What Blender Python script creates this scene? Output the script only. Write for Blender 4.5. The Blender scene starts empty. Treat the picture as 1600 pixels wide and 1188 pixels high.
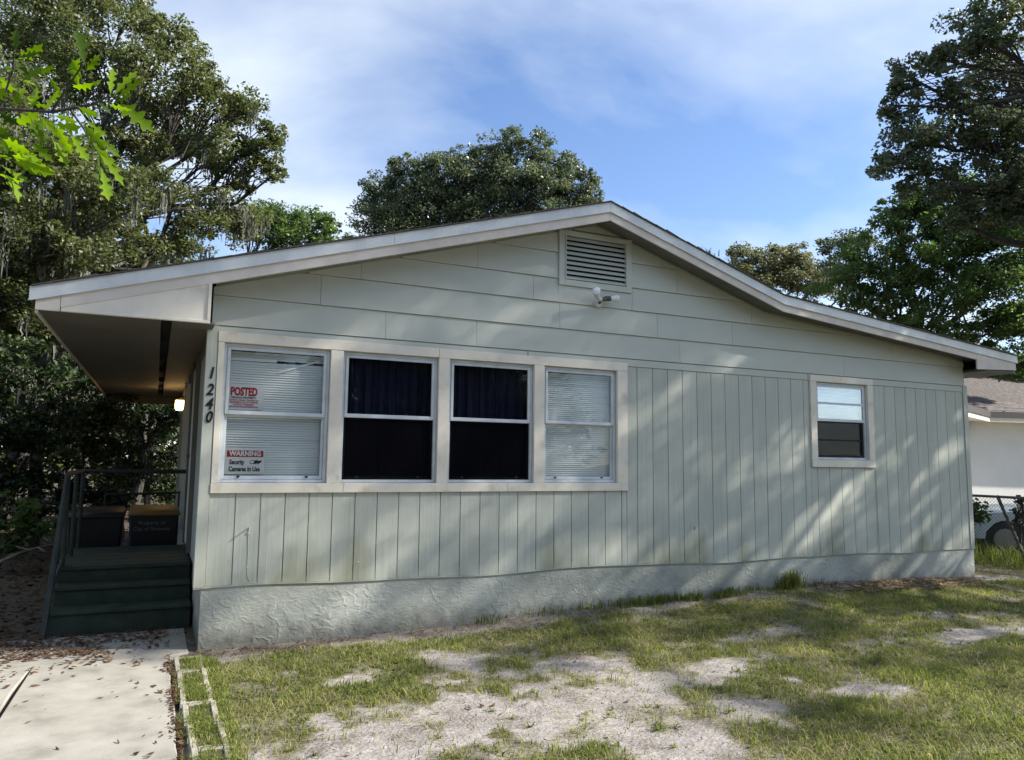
import bpy, bmesh, math, random
import numpy as np
from mathutils import Vector, Matrix, noise as mn
R = math.radians
rng = np.random.default_rng(7)
random.seed(7)
S = bpy.context.scene
C = S.collection

# ------------------------------------------------------------------ camera
F, YAW, PITCH, ROLL = 1178.2, 0.43881, 0.10630, 0.012976
CAM = np.array([-0.432, -6.8105, 1.58])
def cam_axes():
    f = np.array([math.sin(YAW)*math.cos(PITCH), math.cos(YAW)*math.cos(PITCH), math.sin(PITCH)])
    r = np.array([math.cos(YAW), -math.sin(YAW), 0.0]); u = np.cross(r, f)
    c, s = math.cos(ROLL), math.sin(ROLL)
    return c*r+s*u, -s*r+c*u, f
AR, AU, AF = cam_axes()
def at(px, py, d):
    """world point seen at photo pixel px,py at distance d along the view axis"""
    return CAM + d*(AF + (px-800)/F*AR - (py-594)/F*AU)
cd = bpy.data.cameras.new("camera"); cam = bpy.data.objects.new("camera", cd); C.objects.link(cam)
cd.sensor_fit = 'HORIZONTAL'; cd.sensor_width = 36; cd.lens = F/1600*36
cd.clip_start = 0.05; cd.clip_end = 1500
m = Matrix(((AR[0], AU[0], -AF[0], CAM[0]), (AR[1], AU[1], -AF[1], CAM[1]), (AR[2], AU[2], -AF[2], CAM[2]), (0, 0, 0, 1)))
cam.matrix_world = m
S.camera = cam

# ------------------------------------------------------------------ light
SUN = Vector((0.78, -0.36, 0.59)).normalized()
S.view_settings.view_transform = 'Standard'; S.view_settings.look = 'None'
S.view_settings.gamma = 1; S.view_settings.use_curve_mapping = False
S.view_settings.exposure = 1.28
sl = bpy.data.lights.new("sun", 'SUN'); sl.energy = 4.4; sl.angle = R(0.6); sl.color = (1.0, 0.94, 0.84)
so = bpy.data.objects.new("sun", sl); C.objects.link(so); so.rotation_euler = SUN.to_track_quat('Z', 'Y').to_euler()
so.location = (20, -10, 30)
W = bpy.data.worlds.new("World"); S.world = W; W.use_nodes = True
nt = W.node_tree; nt.nodes.clear()
def N(nt, t, **k):
    n = nt.nodes.new(t)
    for a, b in k.items():
        setattr(n, a, b)
    return n
out = N(nt, 'ShaderNodeOutputWorld'); bg = N(nt, 'ShaderNodeBackground'); sky = N(nt, 'ShaderNodeTexSky')
sky.sky_type = 'NISHITA'; sky.sun_disc = False
sky.sun_elevation = math.asin(SUN.z); sky.sun_rotation = math.atan2(SUN.x, SUN.y)
sky.air_density = 1.0; sky.dust_density = 0.25; sky.ozone_density = 3.0
bg.inputs['Strength'].default_value = 0.105
tc = N(nt, 'ShaderNodeTexCoord')
sep = N(nt, 'ShaderNodeSeparateXYZ'); nt.links.new(tc.outputs['Generated'], sep.inputs[0])
add = N(nt, 'ShaderNodeMath', operation='ADD'); add.inputs[1].default_value = 0.22; nt.links.new(sep.outputs['Z'], add.inputs[0])
mx = N(nt, 'ShaderNodeMath', operation='MAXIMUM'); mx.inputs[1].default_value = 0.06; nt.links.new(add.outputs[0], mx.inputs[0])
div = N(nt, 'ShaderNodeVectorMath', operation='DIVIDE'); nt.links.new(tc.outputs['Generated'], div.inputs[0])
cmb = N(nt, 'ShaderNodeCombineXYZ')
for i in range(2): nt.links.new(mx.outputs[0], cmb.inputs[i])
cmb.inputs[2].default_value = 1e6
nt.links.new(cmb.outputs[0], div.inputs[1])
mp = N(nt, 'ShaderNodeMapping'); mp.inputs['Rotation'].default_value = (0, 0, R(28)); mp.inputs['Scale'].default_value = (0.9, 1.15, 1)
mp.inputs['Location'].default_value = (12.9795, 18.018, 0)
nt.links.new(div.outputs[0], mp.inputs[0])
n1 = N(nt, 'ShaderNodeTexNoise'); n1.inputs['Scale'].default_value = 1.25; n1.inputs['Detail'].default_value = 8; n1.inputs['Roughness'].default_value = 0.52; n1.inputs['Distortion'].default_value = 0.25
nt.links.new(mp.outputs[0], n1.inputs['Vector'])
rp = N(nt, 'ShaderNodeValToRGB'); rp.color_ramp.elements[0].position = 0.38; rp.color_ramp.elements[0].color = (0.0, 0.0, 0.0, 1)
rp.color_ramp.elements[1].position = 0.72; rp.color_ramp.elements[1].color = (0.8, 0.8, 0.8, 1)
nt.links.new(n1.outputs['Fac'], rp.inputs[0])
mixc = N(nt, 'ShaderNodeMix', data_type='RGBA'); mixc.inputs[7].default_value = (4.4, 4.75, 5.1, 1)
nt.links.new(rp.outputs[0], mixc.inputs[0]); 
tintn = N(nt, 'ShaderNodeMix', data_type='RGBA', blend_type='MULTIPLY'); tintn.inputs[0].default_value = 1; tintn.inputs[7].default_value = (0.84, 0.85, 0.92, 1)
nt.links.new(sky.outputs[0], tintn.inputs[6]); nt.links.new(tintn.outputs[2], mixc.inputs[6])
nt.links.new(mixc.outputs[2], bg.inputs[0]); nt.links.new(bg.outputs[0], out.inputs[0])

# ------------------------------------------------------------------ materials
def mat(name):
    m_ = bpy.data.materials.new(name); m_.use_nodes = True
    b = m_.node_tree.nodes['Principled BSDF']
    return m_, m_.node_tree, b
def simple(name, col, rough=0.6, metal=0.0, emit=None, es=0):
    m_, t, b = mat(name)
    b.inputs['Base Color'].default_value = (*col, 1); b.inputs['Roughness'].default_value = rough; b.inputs['Metallic'].default_value = metal
    if emit: b.inputs['Emission Color'].default_value = (*emit, 1); b.inputs['Emission Strength'].default_value = es
    return m_
def noisy(name, cols, scale=(3, 3, 3), rough=0.7, bump=0.0, bscale=60, bdist=0.01, detail=6, pos=(0.35, 0.65), spec=0.4, streak=None, extra=None, metal=0.0):
    """cols: two or three colours mixed by world position noise"""
    m_, t, b = mat(name)
    g = N(t, 'ShaderNodeNewGeometry'); mp = N(t, 'ShaderNodeMapping'); mp.inputs['Scale'].default_value = scale
    t.links.new(g.outputs['Position'], mp.inputs[0])
    n = N(t, 'ShaderNodeTexNoise'); n.inputs['Scale'].default_value = 1; n.inputs['Detail'].default_value = detail; n.inputs['Roughness'].default_value = 0.62
    t.links.new(mp.outputs[0], n.inputs['Vector'])
    r = N(t, 'ShaderNodeValToRGB'); e = r.color_ramp.elements
    e[0].position = pos[0]; e[0].color = (*cols[0], 1); e[1].position = pos[1]; e[1].color = (*cols[-1], 1)
    if len(cols) == 3:
        k = e.new((pos[0]+pos[1])/2); k.color = (*cols[1], 1)
    t.links.new(n.outputs['Fac'], r.inputs[0])
    col = r.outputs[0]
    oi = N(t, 'ShaderNodeObjectInfo')
    if extra:
        col = extra(t, g, col, oi)
    t.links.new(col, b.inputs['Base Color'])
    b.inputs['Roughness'].default_value = rough; b.inputs['Specular IOR Level'].default_value = spec; b.inputs['Metallic'].default_value = metal
    if bump:
        nb = N(t, 'ShaderNodeTexNoise'); nb.inputs['Scale'].default_value = 1 if streak else bscale; nb.inputs['Detail'].default_value = 5
        if streak:
            m2 = N(t, 'ShaderNodeMapping'); m2.inputs['Scale'].default_value = streak; t.links.new(g.outputs['Position'], m2.inputs[0]); t.links.new(m2.outputs[0], nb.inputs['Vector'])
        else:
            t.links.new(g.outputs['Position'], nb.inputs['Vector'])
        bp = N(t, 'ShaderNodeBump'); bp.inputs['Strength'].default_value = bump; bp.inputs['Distance'].default_value = bdist
        t.links.new(nb.outputs['Fac'], bp.inputs['Height']); t.links.new(bp.outputs[0], b.inputs['Normal'])
    return m_
def vary(t, g, col, oi, amt=0.10):
    mr = N(t, 'ShaderNodeMapRange'); mr.inputs[3].default_value = 1-amt; mr.inputs[4].default_value = 1+amt
    t.links.new(oi.outputs['Random'], mr.inputs[0])
    hs = N(t, 'ShaderNodeHueSaturation'); t.links.new(mr.outputs[0], hs.inputs['Value']); t.links.new(col, hs.inputs['Color'])
    return hs.outputs[0]
def siding_extra(t, g, col, oi):
    col = vary(t, g, col, oi, 0.035)
    # green algae stains creeping up from the bottom of the boards
    sp = N(t, 'ShaderNodeSeparateXYZ'); t.links.new(g.outputs['Position'], sp.inputs[0])
    n = N(t, 'ShaderNodeTexNoise'); mp = N(t, 'ShaderNodeMapping'); mp.inputs['Scale'].default_value = (2.6, 2.6, 0.8); t.links.new(g.outputs['Position'], mp.inputs[0]); t.links.new(mp.outputs[0], n.inputs['Vector']); n.inputs['Detail'].default_value = 4; n.inputs['Scale'].default_value = 1
    a = N(t, 'ShaderNodeMapRange'); a.inputs[1].default_value = 0.5; a.inputs[2].default_value = 1.15; a.inputs[3].default_value = 0.22; a.inputs[4].default_value = -0.1; t.links.new(sp.outputs['Z'], a.inputs[0])
    s = N(t, 'ShaderNodeMath', operation='ADD'); t.links.new(n.outputs['Fac'], s.inputs[0]); t.links.new(a.outputs[0], s.inputs[1])
    q = N(t, 'ShaderNodeMapRange'); q.inputs[1].default_value = 0.62; q.inputs[2].default_value = 0.85; q.inputs[3].default_value = 0; q.inputs[4].default_value = 0.6; t.links.new(s.outputs[0], q.inputs[0])
    mx = N(t, 'ShaderNodeMix', data_type='RGBA'); mx.inputs[7].default_value = (0.20, 0.20, 0.12, 1); t.links.new(q.outputs[0], mx.inputs[0]); t.links.new(col, mx.inputs[6])
    # fine vertical dirt runs
    n2 = N(t, 'ShaderNodeTexNoise'); m2 = N(t, 'ShaderNodeMapping'); m2.inputs['Scale'].default_value = (38, 38, 0.9); t.links.new(g.outputs['Position'], m2.inputs[0]); t.links.new(m2.outputs[0], n2.inputs['Vector']); n2.inputs['Scale'].default_value = 1; n2.inputs['Detail'].default_value = 3
    q2 = N(t, 'ShaderNodeMapRange'); q2.inputs[1].default_value = 0.3; q2.inputs[2].default_value = 0.7; q2.inputs[3].default_value = 0.92; q2.inputs[4].default_value = 1.06; t.links.new(n2.outputs['Fac'], q2.inputs[0])
    hs = N(t, 'ShaderNodeHueSaturation'); t.links.new(q2.outputs[0], hs.inputs['Value']); t.links.new(mx.outputs[2], hs.inputs['Color'])
    return hs.outputs[0]
M = {}
GREY = (0.262, 0.305, 0.285)
M['siding'] = noisy('painted_siding', [(0.455, 0.475, 0.415), (0.50, 0.52, 0.455)], (2.2, 2.2, 1.4), 0.62, bump=0.35, streak=(140, 140, 7), bdist=0.004, extra=siding_extra)
M['lap'] = noisy('painted_lap_board', [(0.485, 0.51, 0.455), (0.525, 0.55, 0.495)], (1.6, 1.6, 3), 0.6, bump=0.18, streak=(60, 60, 40), bdist=0.003, extra=lambda t, g, c, o: vary(t, g, c, o, 0.03))
M['trim'] = noisy('beige_trim_paint', [(0.52, 0.475, 0.39), (0.72, 0.67, 0.57), (0.77, 0.72, 0.62)], (5, 5, 5), 0.55, bump=0.25, bscale=50, bdist=0.003, pos=(0.25, 0.62))
M['fascia'] = noisy('pink_beige_fascia', [(0.60, 0.545, 0.49), (0.72, 0.66, 0.60)], (3, 3, 3), 0.6, bump=0.2, bscale=35, bdist=0.003)
M['drip'] = noisy('white_drip_edge', [(0.60, 0.635, 0.64), (0.76, 0.79, 0.79)], (4, 4, 4), 0.42)
M['alu'] = noisy('window_aluminium', [(0.50, 0.54, 0.57), (0.64, 0.68, 0.71)], (6, 6, 6), 0.4)
M['slat'] = simple('blind_vinyl', (0.93, 0.94, 0.92), 0.45)
M['dark'] = simple('dark_room', (0.012, 0.012, 0.014), 0.9)
M['soffit'] = noisy('shade_darkened_soffit', [(0.11, 0.108, 0.095), (0.14, 0.138, 0.12)], (1.5, 1.5, 1.5), 0.7)  # beige paint darkened so its colour carries the porch shade
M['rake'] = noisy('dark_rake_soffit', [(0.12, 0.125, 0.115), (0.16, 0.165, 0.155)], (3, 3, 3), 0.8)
M['gap'] = simple('soffit_gap_dark', (0.03, 0.03, 0.028), 0.9)
M['green'] = noisy('dark_green_step_paint', [(0.012, 0.022, 0.014), (0.026, 0.042, 0.029), (0.06, 0.062, 0.055)], (4, 4, 4), 0.7, bump=0.3, bscale=40, pos=(0.3, 0.78))
M['rail'] = noisy('dark_green_rail_paint', [(0.015, 0.022, 0.018), (0.036, 0.046, 0.04)], (9, 9, 9), 0.5)
M['num'] = simple('black_numeral', (0.012, 0.012, 0.012), 0.4)
M['curtain'] = noisy('navy_curtain', [(0.006, 0.008, 0.030), (0.012, 0.015, 0.05)], (2, 2, 2), 0.9)
M['signw'] = simple('sign_white', (0.80, 0.80, 0.80), 0.4)
M['signred'] = simple('sign_red_print', (0.42, 0.015, 0.03), 0.4)
M['signblk'] = simple('sign_black_print', (0.015, 0.015, 0.02), 0.4)
M['lampglass'] = simple('lit_lamp_glass', (0.9, 0.8, 0.6), 0.4, emit=(1.0, 0.62, 0.22), es=7)
M['whitem'] = simple('white_metal', (0.62, 0.63, 0.62), 0.35)
M['bulb'] = simple('frosted_bulb', (0.8, 0.82, 0.84), 0.12)
M['bin'] = simple('black_bin_plastic', (0.006, 0.0065, 0.007), 0.5)
M['binlid'] = simple('ochre_bin_lid', (0.20, 0.11, 0.02), 0.5)
M['bintext'] = simple('pale_bin_print', (0.16, 0.16, 0.165), 0.5)
M['shingle'] = noisy('roof_shingle', [(0.07, 0.065, 0.06), (0.14, 0.13, 0.12)], (12, 12, 12), 0.9, bump=0.5, bscale=200)
M['rubber'] = simple('tyre_rubber', (0.02, 0.02, 0.02), 0.8)
M['rim'] = simple('wheel_rim', (0.30, 0.31, 0.32), 0.35, 0.6)
M['carpaint'] = noisy('pale_silver_blue_paint', [(0.42, 0.48, 0.50), (0.46, 0.52, 0.54)], (1, 1, 1), 0.25, spec=0.6)
M['carglass'] = simple('car_glass', (0.03, 0.04, 0.045), 0.05)
M['galv'] = noisy('galvanised_pipe', [(0.06, 0.06, 0.06), (0.16, 0.16, 0.15)], (9, 9, 9), 0.55, metal=0.3)
M['stucco_n'] = noisy('neighbour_white_stucco', [(0.70, 0.69, 0.68), (0.76, 0.75, 0.74)], (1.2, 1.2, 1.2), 0.85, bump=0.3, bscale=60)
M['brownfascia'] = simple('brown_fascia', (0.035, 0.022, 0.02), 0.6)
M['bark'] = noisy('oak_bark', [(0.03, 0.026, 0.022), (0.085, 0.078, 0.068)], (9, 9, 3), 0.95, bump=0.8, bscale=30, bdist=0.03)
M['stick'] = noisy('dry_stick', [(0.16, 0.14, 0.11), (0.28, 0.25, 0.20)], (9, 9, 9), 0.9)

def glass():
    m_, t, b = mat('window_glass'); t.nodes.remove(b)
    o = t.nodes['Material Output']; tr = N(t, 'ShaderNodeBsdfTransparent'); tr.inputs[0].default_value = (0.93, 0.95, 0.95, 1)
    gl = N(t, 'ShaderNodeBsdfGlossy'); gl.inputs['Roughness'].default_value = 0.015; gl.inputs[0].default_value = (0.95, 0.97, 1, 1)
    fr = N(t, 'ShaderNodeFresnel'); fr.inputs[0].default_value = 1.55
    mr = N(t, 'ShaderNodeMath', operation='MULTIPLY'); mr.inputs[1].default_value = 0.5; t.links.new(fr.outputs[0], mr.inputs[0])
    n = N(t, 'ShaderNodeTexNoise'); n.inputs['Scale'].default_value = 1.6; g = N(t, 'ShaderNodeNewGeometry'); t.links.new(g.outputs['Position'], n.inputs['Vector'])
    bp = N(t, 'ShaderNodeBump'); bp.inputs['Strength'].default_value = 0.12; bp.inputs['Distance'].default_value = 0.02; t.links.new(n.outputs['Fac'], bp.inputs['Height']); t.links.new(bp.outputs[0], gl.inputs['Normal'])
    mi = N(t, 'ShaderNodeMixShader'); t.links.new(mr.outputs[0], mi.inputs[0]); t.links.new(tr.outputs[0], mi.inputs[1]); t.links.new(gl.outputs[0], mi.inputs[2]); t.links.new(mi.outputs[0], o.inputs[0])
    return m_
M['glass'] = glass()
def screen():
    m_, t, b = mat('insect_screen')
    b.inputs['Base Color'].default_value = (0.003, 0.003, 0.005, 1); b.inputs['Roughness'].default_value = 0.9; b.inputs['Specular IOR Level'].default_value = 0.05
    o = t.nodes['Material Output']; tr = N(t, 'ShaderNodeBsdfTransparent'); mi = N(t, 'ShaderNodeMixShader'); mi.inputs[0].default_value = 0.72
    t.links.new(tr.outputs[0], mi.inputs[1]); t.links.new(b.outputs[0], mi.inputs[2]); t.links.new(mi.outputs[0], o.inputs[0])
    return m_
M['screen'] = screen()
M['screen_thin'] = screen(); M['screen_thin'].node_tree.nodes['Mix Shader'].inputs[0].default_value = 0.5
def leafmat(name, c0, c1, trans=0.35, c2=None, rough=0.45, spec=0.45):
    m_, t, b = mat(name)
    a = N(t, 'ShaderNodeAttribute', attribute_name='tint')
    r = N(t, 'ShaderNodeValToRGB'); e = r.color_ramp.elements
    e[0].position = 0.0; e[0].color = (*c0, 1); e[1].position = 0.85; e[1].color = (*c1, 1)
    if c2: k = e.new(1.0); k.color = (*c2, 1)
    t.links.new(a.outputs['Fac'], r.inputs[0]); t.links.new(r.outputs[0], b.inputs['Base Color'])
    b.inputs['Roughness'].default_value = rough; b.inputs['Specular IOR Level'].default_value = spec
    o = t.nodes['Material Output']; tl = N(t, 'ShaderNodeBsdfTranslucent')
    hs = N(t, 'ShaderNodeHueSaturation'); hs.inputs['Saturation'].default_value = 1.15; hs.inputs['Value'].default_value = 1.5; t.links.new(r.outputs[0], hs.inputs['Color']); t.links.new(hs.outputs[0], tl.inputs[0])
    mi = N(t, 'ShaderNodeMixShader'); mi.inputs[0].default_value = trans
    t.links.new(b.outputs[0], mi.inputs[1]); t.links.new(tl.outputs[0], mi.inputs[2]); t.links.new(mi.outputs[0], o.inputs[0])
    return m_
M['oak'] = leafmat('live_oak_leaves', (0.06, 0.078, 0.027), (0.18, 0.20, 0.075), 0.42, (0.25, 0.23, 0.11))
M['oakdark'] = leafmat('dark_oak_leaves', (0.06, 0.08, 0.045), (0.18, 0.21, 0.11), 0.45, (0.30, 0.32, 0.20), rough=0.35)  # palest tint imitates glossy highlights flecking the crown
M['lime'] = leafmat('bright_green_leaves', (0.05, 0.085, 0.026), (0.15, 0.22, 0.065), 0.5, (0.30, 0.35, 0.13))
M['olive'] = leafmat('olive_leaves', (0.09, 0.10, 0.045), (0.24, 0.24, 0.12), 0.35)
M['near'] = leafmat('near_oak_leaves', (0.025, 0.055, 0.006), (0.19, 0.32, 0.012), 0.5, rough=0.6, spec=0.2)
M['under'] = leafmat('understory_leaves', (0.012, 0.022, 0.008), (0.05, 0.08, 0.022), 0.25, (0.16, 0.20, 0.08))
M['moss'] = leafmat('spanish_moss', (0.10, 0.105, 0.085), (0.22, 0.225, 0.19), 0.35, rough=0.9, spec=0.1)
M['grass'] = leafmat('lawn_grass', (0.085, 0.115, 0.026), (0.25, 0.275, 0.075), 0.4, (0.46, 0.40, 0.20), rough=0.6, spec=0.25)
M['litter'] = leafmat('dead_leaves', (0.045, 0.026, 0.016), (0.17, 0.10, 0.06), 0.1, (0.42, 0.33, 0.20), rough=0.8, spec=0.2)
M['hay'] = leafmat('dry_hay', (0.17, 0.12, 0.075), (0.38, 0.29, 0.19), 0.2, rough=0.8, spec=0.1)

def stucco():
    m_, t, b = mat('foundation_stucco')
    g = N(t, 'ShaderNodeNewGeometry')
    n0 = N(t, 'ShaderNodeTexNoise'); n0.inputs['Scale'].default_value = 1.3; n0.inputs['Detail'].default_value = 8; t.links.new(g.outputs['Position'], n0.inputs['Vector'])
    r = N(t, 'ShaderNodeValToRGB'); e = r.color_ramp.elements; e[0].position = 0.36; e[0].color = (0.27, 0.285, 0.255, 1); e[1].position = 0.64; e[1].color = (0.43, 0.45, 0.41, 1); t.links.new(n0.outputs['Fac'], r.inputs[0])
    sp = N(t, 'ShaderNodeSeparateXYZ'); t.links.new(g.outputs['Position'], sp.inputs[0])
    nn = N(t, 'ShaderNodeTexNoise'); nn.inputs['Scale'].default_value = 9; nn.inputs['Detail'].default_value = 6; t.links.new(g.outputs['Position'], nn.inputs['Vector'])
    mm = N(t, 'ShaderNodeMath', operation='MULTIPLY_ADD'); mm.inputs[1].default_value = -0.28; t.links.new(nn.outputs['Fac'], mm.inputs[0]); t.links.new(sp.outputs['Z'], mm.inputs[2])
    q = N(t, 'ShaderNodeMapRange'); q.inputs[1].default_value = -0.10; q.inputs[2].default_value = 0.10; q.inputs[3].default_value = 0.75; q.inputs[4].default_value = 0; t.links.new(mm.outputs[0], q.inputs[0])
    mx = N(t, 'ShaderNodeMix', data_type='RGBA'); mx.inputs[7].default_value = (0.07, 0.065, 0.055, 1); t.links.new(q.outputs[0], mx.inputs[0]); t.links.new(r.outputs[0], mx.inputs[6]); t.links.new(mx.outputs[2], b.inputs['Base Color'])
    b.inputs['Roughness'].default_value = 0.72
    # skip-trowel ridges: warped thin ridge lines where a coarse noise allows them
    w = N(t, 'ShaderNodeTexNoise'); w.inputs['Scale'].default_value = 7; w.inputs['Detail'].default_value = 2; t.links.new(g.outputs['Position'], w.inputs['Vector'])
    ad = N(t, 'ShaderNodeVectorMath', operation='MULTIPLY_ADD'); ad.inputs[1].default_value = (0.16, 0.16, 0.10); t.links.new(w.outputs['Color'], ad.inputs[0]); t.links.new(g.outputs['Position'], ad.inputs[2])
    n1 = N(t, 'ShaderNodeTexNoise'); n1.inputs['Scale'].default_value = 8; n1.inputs['Detail'].default_value = 2; t.links.new(ad.outputs[0], n1.inputs['Vector'])
    s = N(t, 'ShaderNodeMath', operation='SUBTRACT'); s.inputs[1].default_value = 0.5; t.links.new(n1.outputs['Fac'], s.inputs[0])
    ab = N(t, 'ShaderNodeMath', operation='ABSOLUTE'); t.links.new(s.outputs[0], ab.inputs[0])
    rr = N(t, 'ShaderNodeMapRange'); rr.inputs[1].default_value = 0; rr.inputs[2].default_value = 0.10; rr.inputs[3].default_value = 1; rr.inputs[4].default_value = 0; t.links.new(ab.outputs[0], rr.inputs[0])
    n2 = N(t, 'ShaderNodeTexNoise'); n2.inputs['Scale'].default_value = 3.2; t.links.new(g.outputs['Position'], n2.inputs['Vector'])
    m2 = N(t, 'ShaderNodeMapRange'); m2.inputs[1].default_value = 0.30; m2.inputs[2].default_value = 0.72; t.links.new(n2.outputs['Fac'], m2.inputs[0])
    mu = N(t, 'ShaderNodeMath', operation='MULTIPLY'); t.links.new(rr.outputs[0], mu.inputs[0]); t.links.new(m2.outputs[0], mu.inputs[1])
    n3 = N(t, 'ShaderNodeTexNoise'); n3.inputs['Scale'].default_value = 1; n3.inputs['Detail'].default_value = 6; mp3 = N(t, 'ShaderNodeMapping'); mp3.inputs['Scale'].default_value = (22, 22, 55); mp3.inputs['Rotation'].default_value = (0, 0.35, 0); t.links.new(ad.outputs[0], mp3.inputs[0]); t.links.new(mp3.outputs[0], n3.inputs['Vector'])
    a3 = N(t, 'ShaderNodeMath', operation='MULTIPLY_ADD'); a3.inputs[1].default_value = 1.1; t.links.new(n3.outputs['Fac'], a3.inputs[0]); t.links.new(mu.outputs[0], a3.inputs[2])
    bp = N(t, 'ShaderNodeBump'); bp.inputs['Strength'].default_value = 0.45; bp.inputs['Distance'].default_value = 0.010; t.links.new(a3.outputs[0], bp.inputs['Height']); t.links.new(bp.outputs[0], b.inputs['Normal'])
    return m_
M['stucco'] = stucco()
def concrete(name, c0, c1, dark):
    def ex(t, g, col, oi):
        n = N(t, 'ShaderNodeTexNoise'); n.inputs['Scale'].default_value = 90; n.inputs['Detail'].default_value = 3; t.links.new(g.outputs['Position'], n.inputs['Vector'])
        q = N(t, 'ShaderNodeMapRange'); q.inputs[1].default_value = 0.60; q.inputs[2].default_value = 0.72; q.inputs[4].default_value = dark; t.links.new(n.outputs['Fac'], q.inputs[0])
        mx = N(t, 'ShaderNodeMix', data_type='RGBA'); mx.inputs[7].default_value = (0.16, 0.14, 0.11, 1); t.links.new(q.outputs[0], mx.inputs[0]); t.links.new(col, mx.inputs[6])
        return vary(t, g, mx.outputs[2], oi, 0.06)
    return noisy(name, [tuple(a*0.8 for a in c0), tuple((a+b)/2 for a, b in zip(c0, c1)), c1], (3.2, 3.2, 3.2), 0.85, bump=0.35, bscale=120, bdist=0.003, detail=9, pos=(0.28, 0.7), extra=ex)
M['dirt'] = noisy('block_dirt', [(0.04, 0.034, 0.026), (0.11, 0.095, 0.07)], (30, 30, 30), 0.95, bump=0.6, bscale=90)
M['path'] = concrete('path_concrete', (0.25, 0.235, 0.20), (0.38, 0.362, 0.318), 0.5)
M['block'] = concrete('block_concrete', (0.24, 0.22, 0.18), (0.46, 0.43, 0.37), 0.6)

# ------------------------------------------------------------------ object helpers
def wloc(o):
    v = Vector((0, 0, 0))
    while o is not None:
        v += o.location; o = o.parent
    return v
def link(name, me, parent=None, loc=(0, 0, 0), kind=None):
    o = bpy.data.objects.new(name, me); C.objects.link(o)
    if parent is not None: o.parent = parent
    o.location = loc
    if kind: o['kind'] = kind
    return o
def thing(name, label, cat, loc=(0, 0, 0), group=None):
    o = link(name, None, None, loc); o['label'] = label; o['category'] = cat; o.empty_display_size = 0.1
    if group: o['group'] = group
    return o
def tag(o, label, cat, group=None):
    o['label'] = label; o['category'] = cat
    if group: o['group'] = group
    return o
class MB:
    def __init__(s): s.v = []; s.f = []
    def box(s, x0, x1, y0, y1, z0, z1):
        b = len(s.v); s.v += [(x0, y0, z0), (x1, y0, z0), (x1, y1, z0), (x0, y1, z0), (x0, y0, z1), (x1, y0, z1), (x1, y1, z1), (x0, y1, z1)]
        s.f += [tuple(b+i for i in q) for q in ((0, 3, 2, 1), (4, 5, 6, 7), (0, 1, 5, 4), (1, 2, 6, 5), (2, 3, 7, 6), (3, 0, 4, 7))]
        return s
    def prism(s, pts, y0, y1):
        """pts: xz outline, extruded from y0 to y1"""
        b = len(s.v); n = len(pts)
        ar = sum(pts[i][0]*pts[(i+1) % n][1]-pts[(i+1) % n][0]*pts[i][1] for i in range(n))
        if ar < 0: pts = pts[::-1]
        s.v += [(p[0], y0, p[1]) for p in pts]+[(p[0], y1, p[1]) for p in pts]
        s.f.append(tuple(b+i for i in range(n))); s.f.append(tuple(b+n+i for i in reversed(range(n))))
        for i in range(n):
            j = (i+1) % n; s.f.append((b+i, b+n+i, b+n+j, b+j))
        return s
    def prism_x(s, pts, x0, x1):
        """pts: yz outline, extruded along x"""
        b = len(s.v); n = len(pts)
        s.v += [(x0, p[0], p[1]) for p in pts]+[(x1, p[0], p[1]) for p in pts]
        s.f.append(tuple(b+i for i in reversed(range(n)))); s.f.append(tuple(b+n+i for i in range(n)))
        for i in range(n):
            j = (i+1) % n; s.f.append((b+i, b+j, b+n+j, b+n+i))
        return s
    def tube(s, pts, rad, n=8, cap=True):
        pts = [Vector(p) for p in pts]
        if not hasattr(rad, '__len__'): rad = [rad]*len(pts)
        b = len(s.v); up = None
        for i, p in enumerate(pts):
            d = (pts[min(i+1, len(pts)-1)]-pts[max(i-1, 0)]).normalized()
            if up is None:
                up = Vector((0, 0, 1)) if abs(d.z) < 0.9 else Vector((1, 0, 0))
            a = d.cross(up).normalized(); c = a.cross(d).normalized(); up = c
            for k in range(n):
                t = 2*math.pi*k/n; s.v.append(tuple(p+rad[i]*(math.cos(t)*a+math.sin(t)*c)))
        for i in range(len(pts)-1):
            for k in range(n):
                k2 = (k+1) % n; s.f.append((b+i*n+k, b+i*n+k2, b+(i+1)*n+k2, b+(i+1)*n+k))
        if cap:
            s.f.append(tuple(b+k for k in reversed(range(n)))); s.f.append(tuple(b+(len(pts)-1)*n+k for k in range(n)))
        return s
    def quad(s, a, b_, c, d):
        b = len(s.v); s.v += [tuple(a), tuple(b_), tuple(c), tuple(d)]; s.f.append((b, b+1, b+2, b+3)); return s
    def build(s, name, m_, parent=None, kind=None, bevel=0, smooth=False):
        off = wloc(parent) if parent is not None else Vector((0, 0, 0))
        me = bpy.data.meshes.new(name); me.from_pydata([(a-off.x, b-off.y, c-off.z) for a, b, c in s.v], [], s.f)
        me.materials.append(m_); me.update()
        if bevel or smooth:
            bm = bmesh.new(); bm.from_mesh(me)
            bmesh.ops.recalc_face_normals(bm, faces=bm.faces)
            if bevel: bmesh.ops.bevel(bm, geom=bm.edges[:], offset=bevel, segments=1, affect='EDGES', clamp_overlap=True)
            if smooth:
                for f in bm.faces: f.smooth = True
            bm.to_mesh(me); bm.free()
            if smooth and hasattr(me, 'set_sharp_from_angle'): me.set_sharp_from_angle(angle=R(40))
        return link(name, me, parent, (0, 0, 0), kind)
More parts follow.
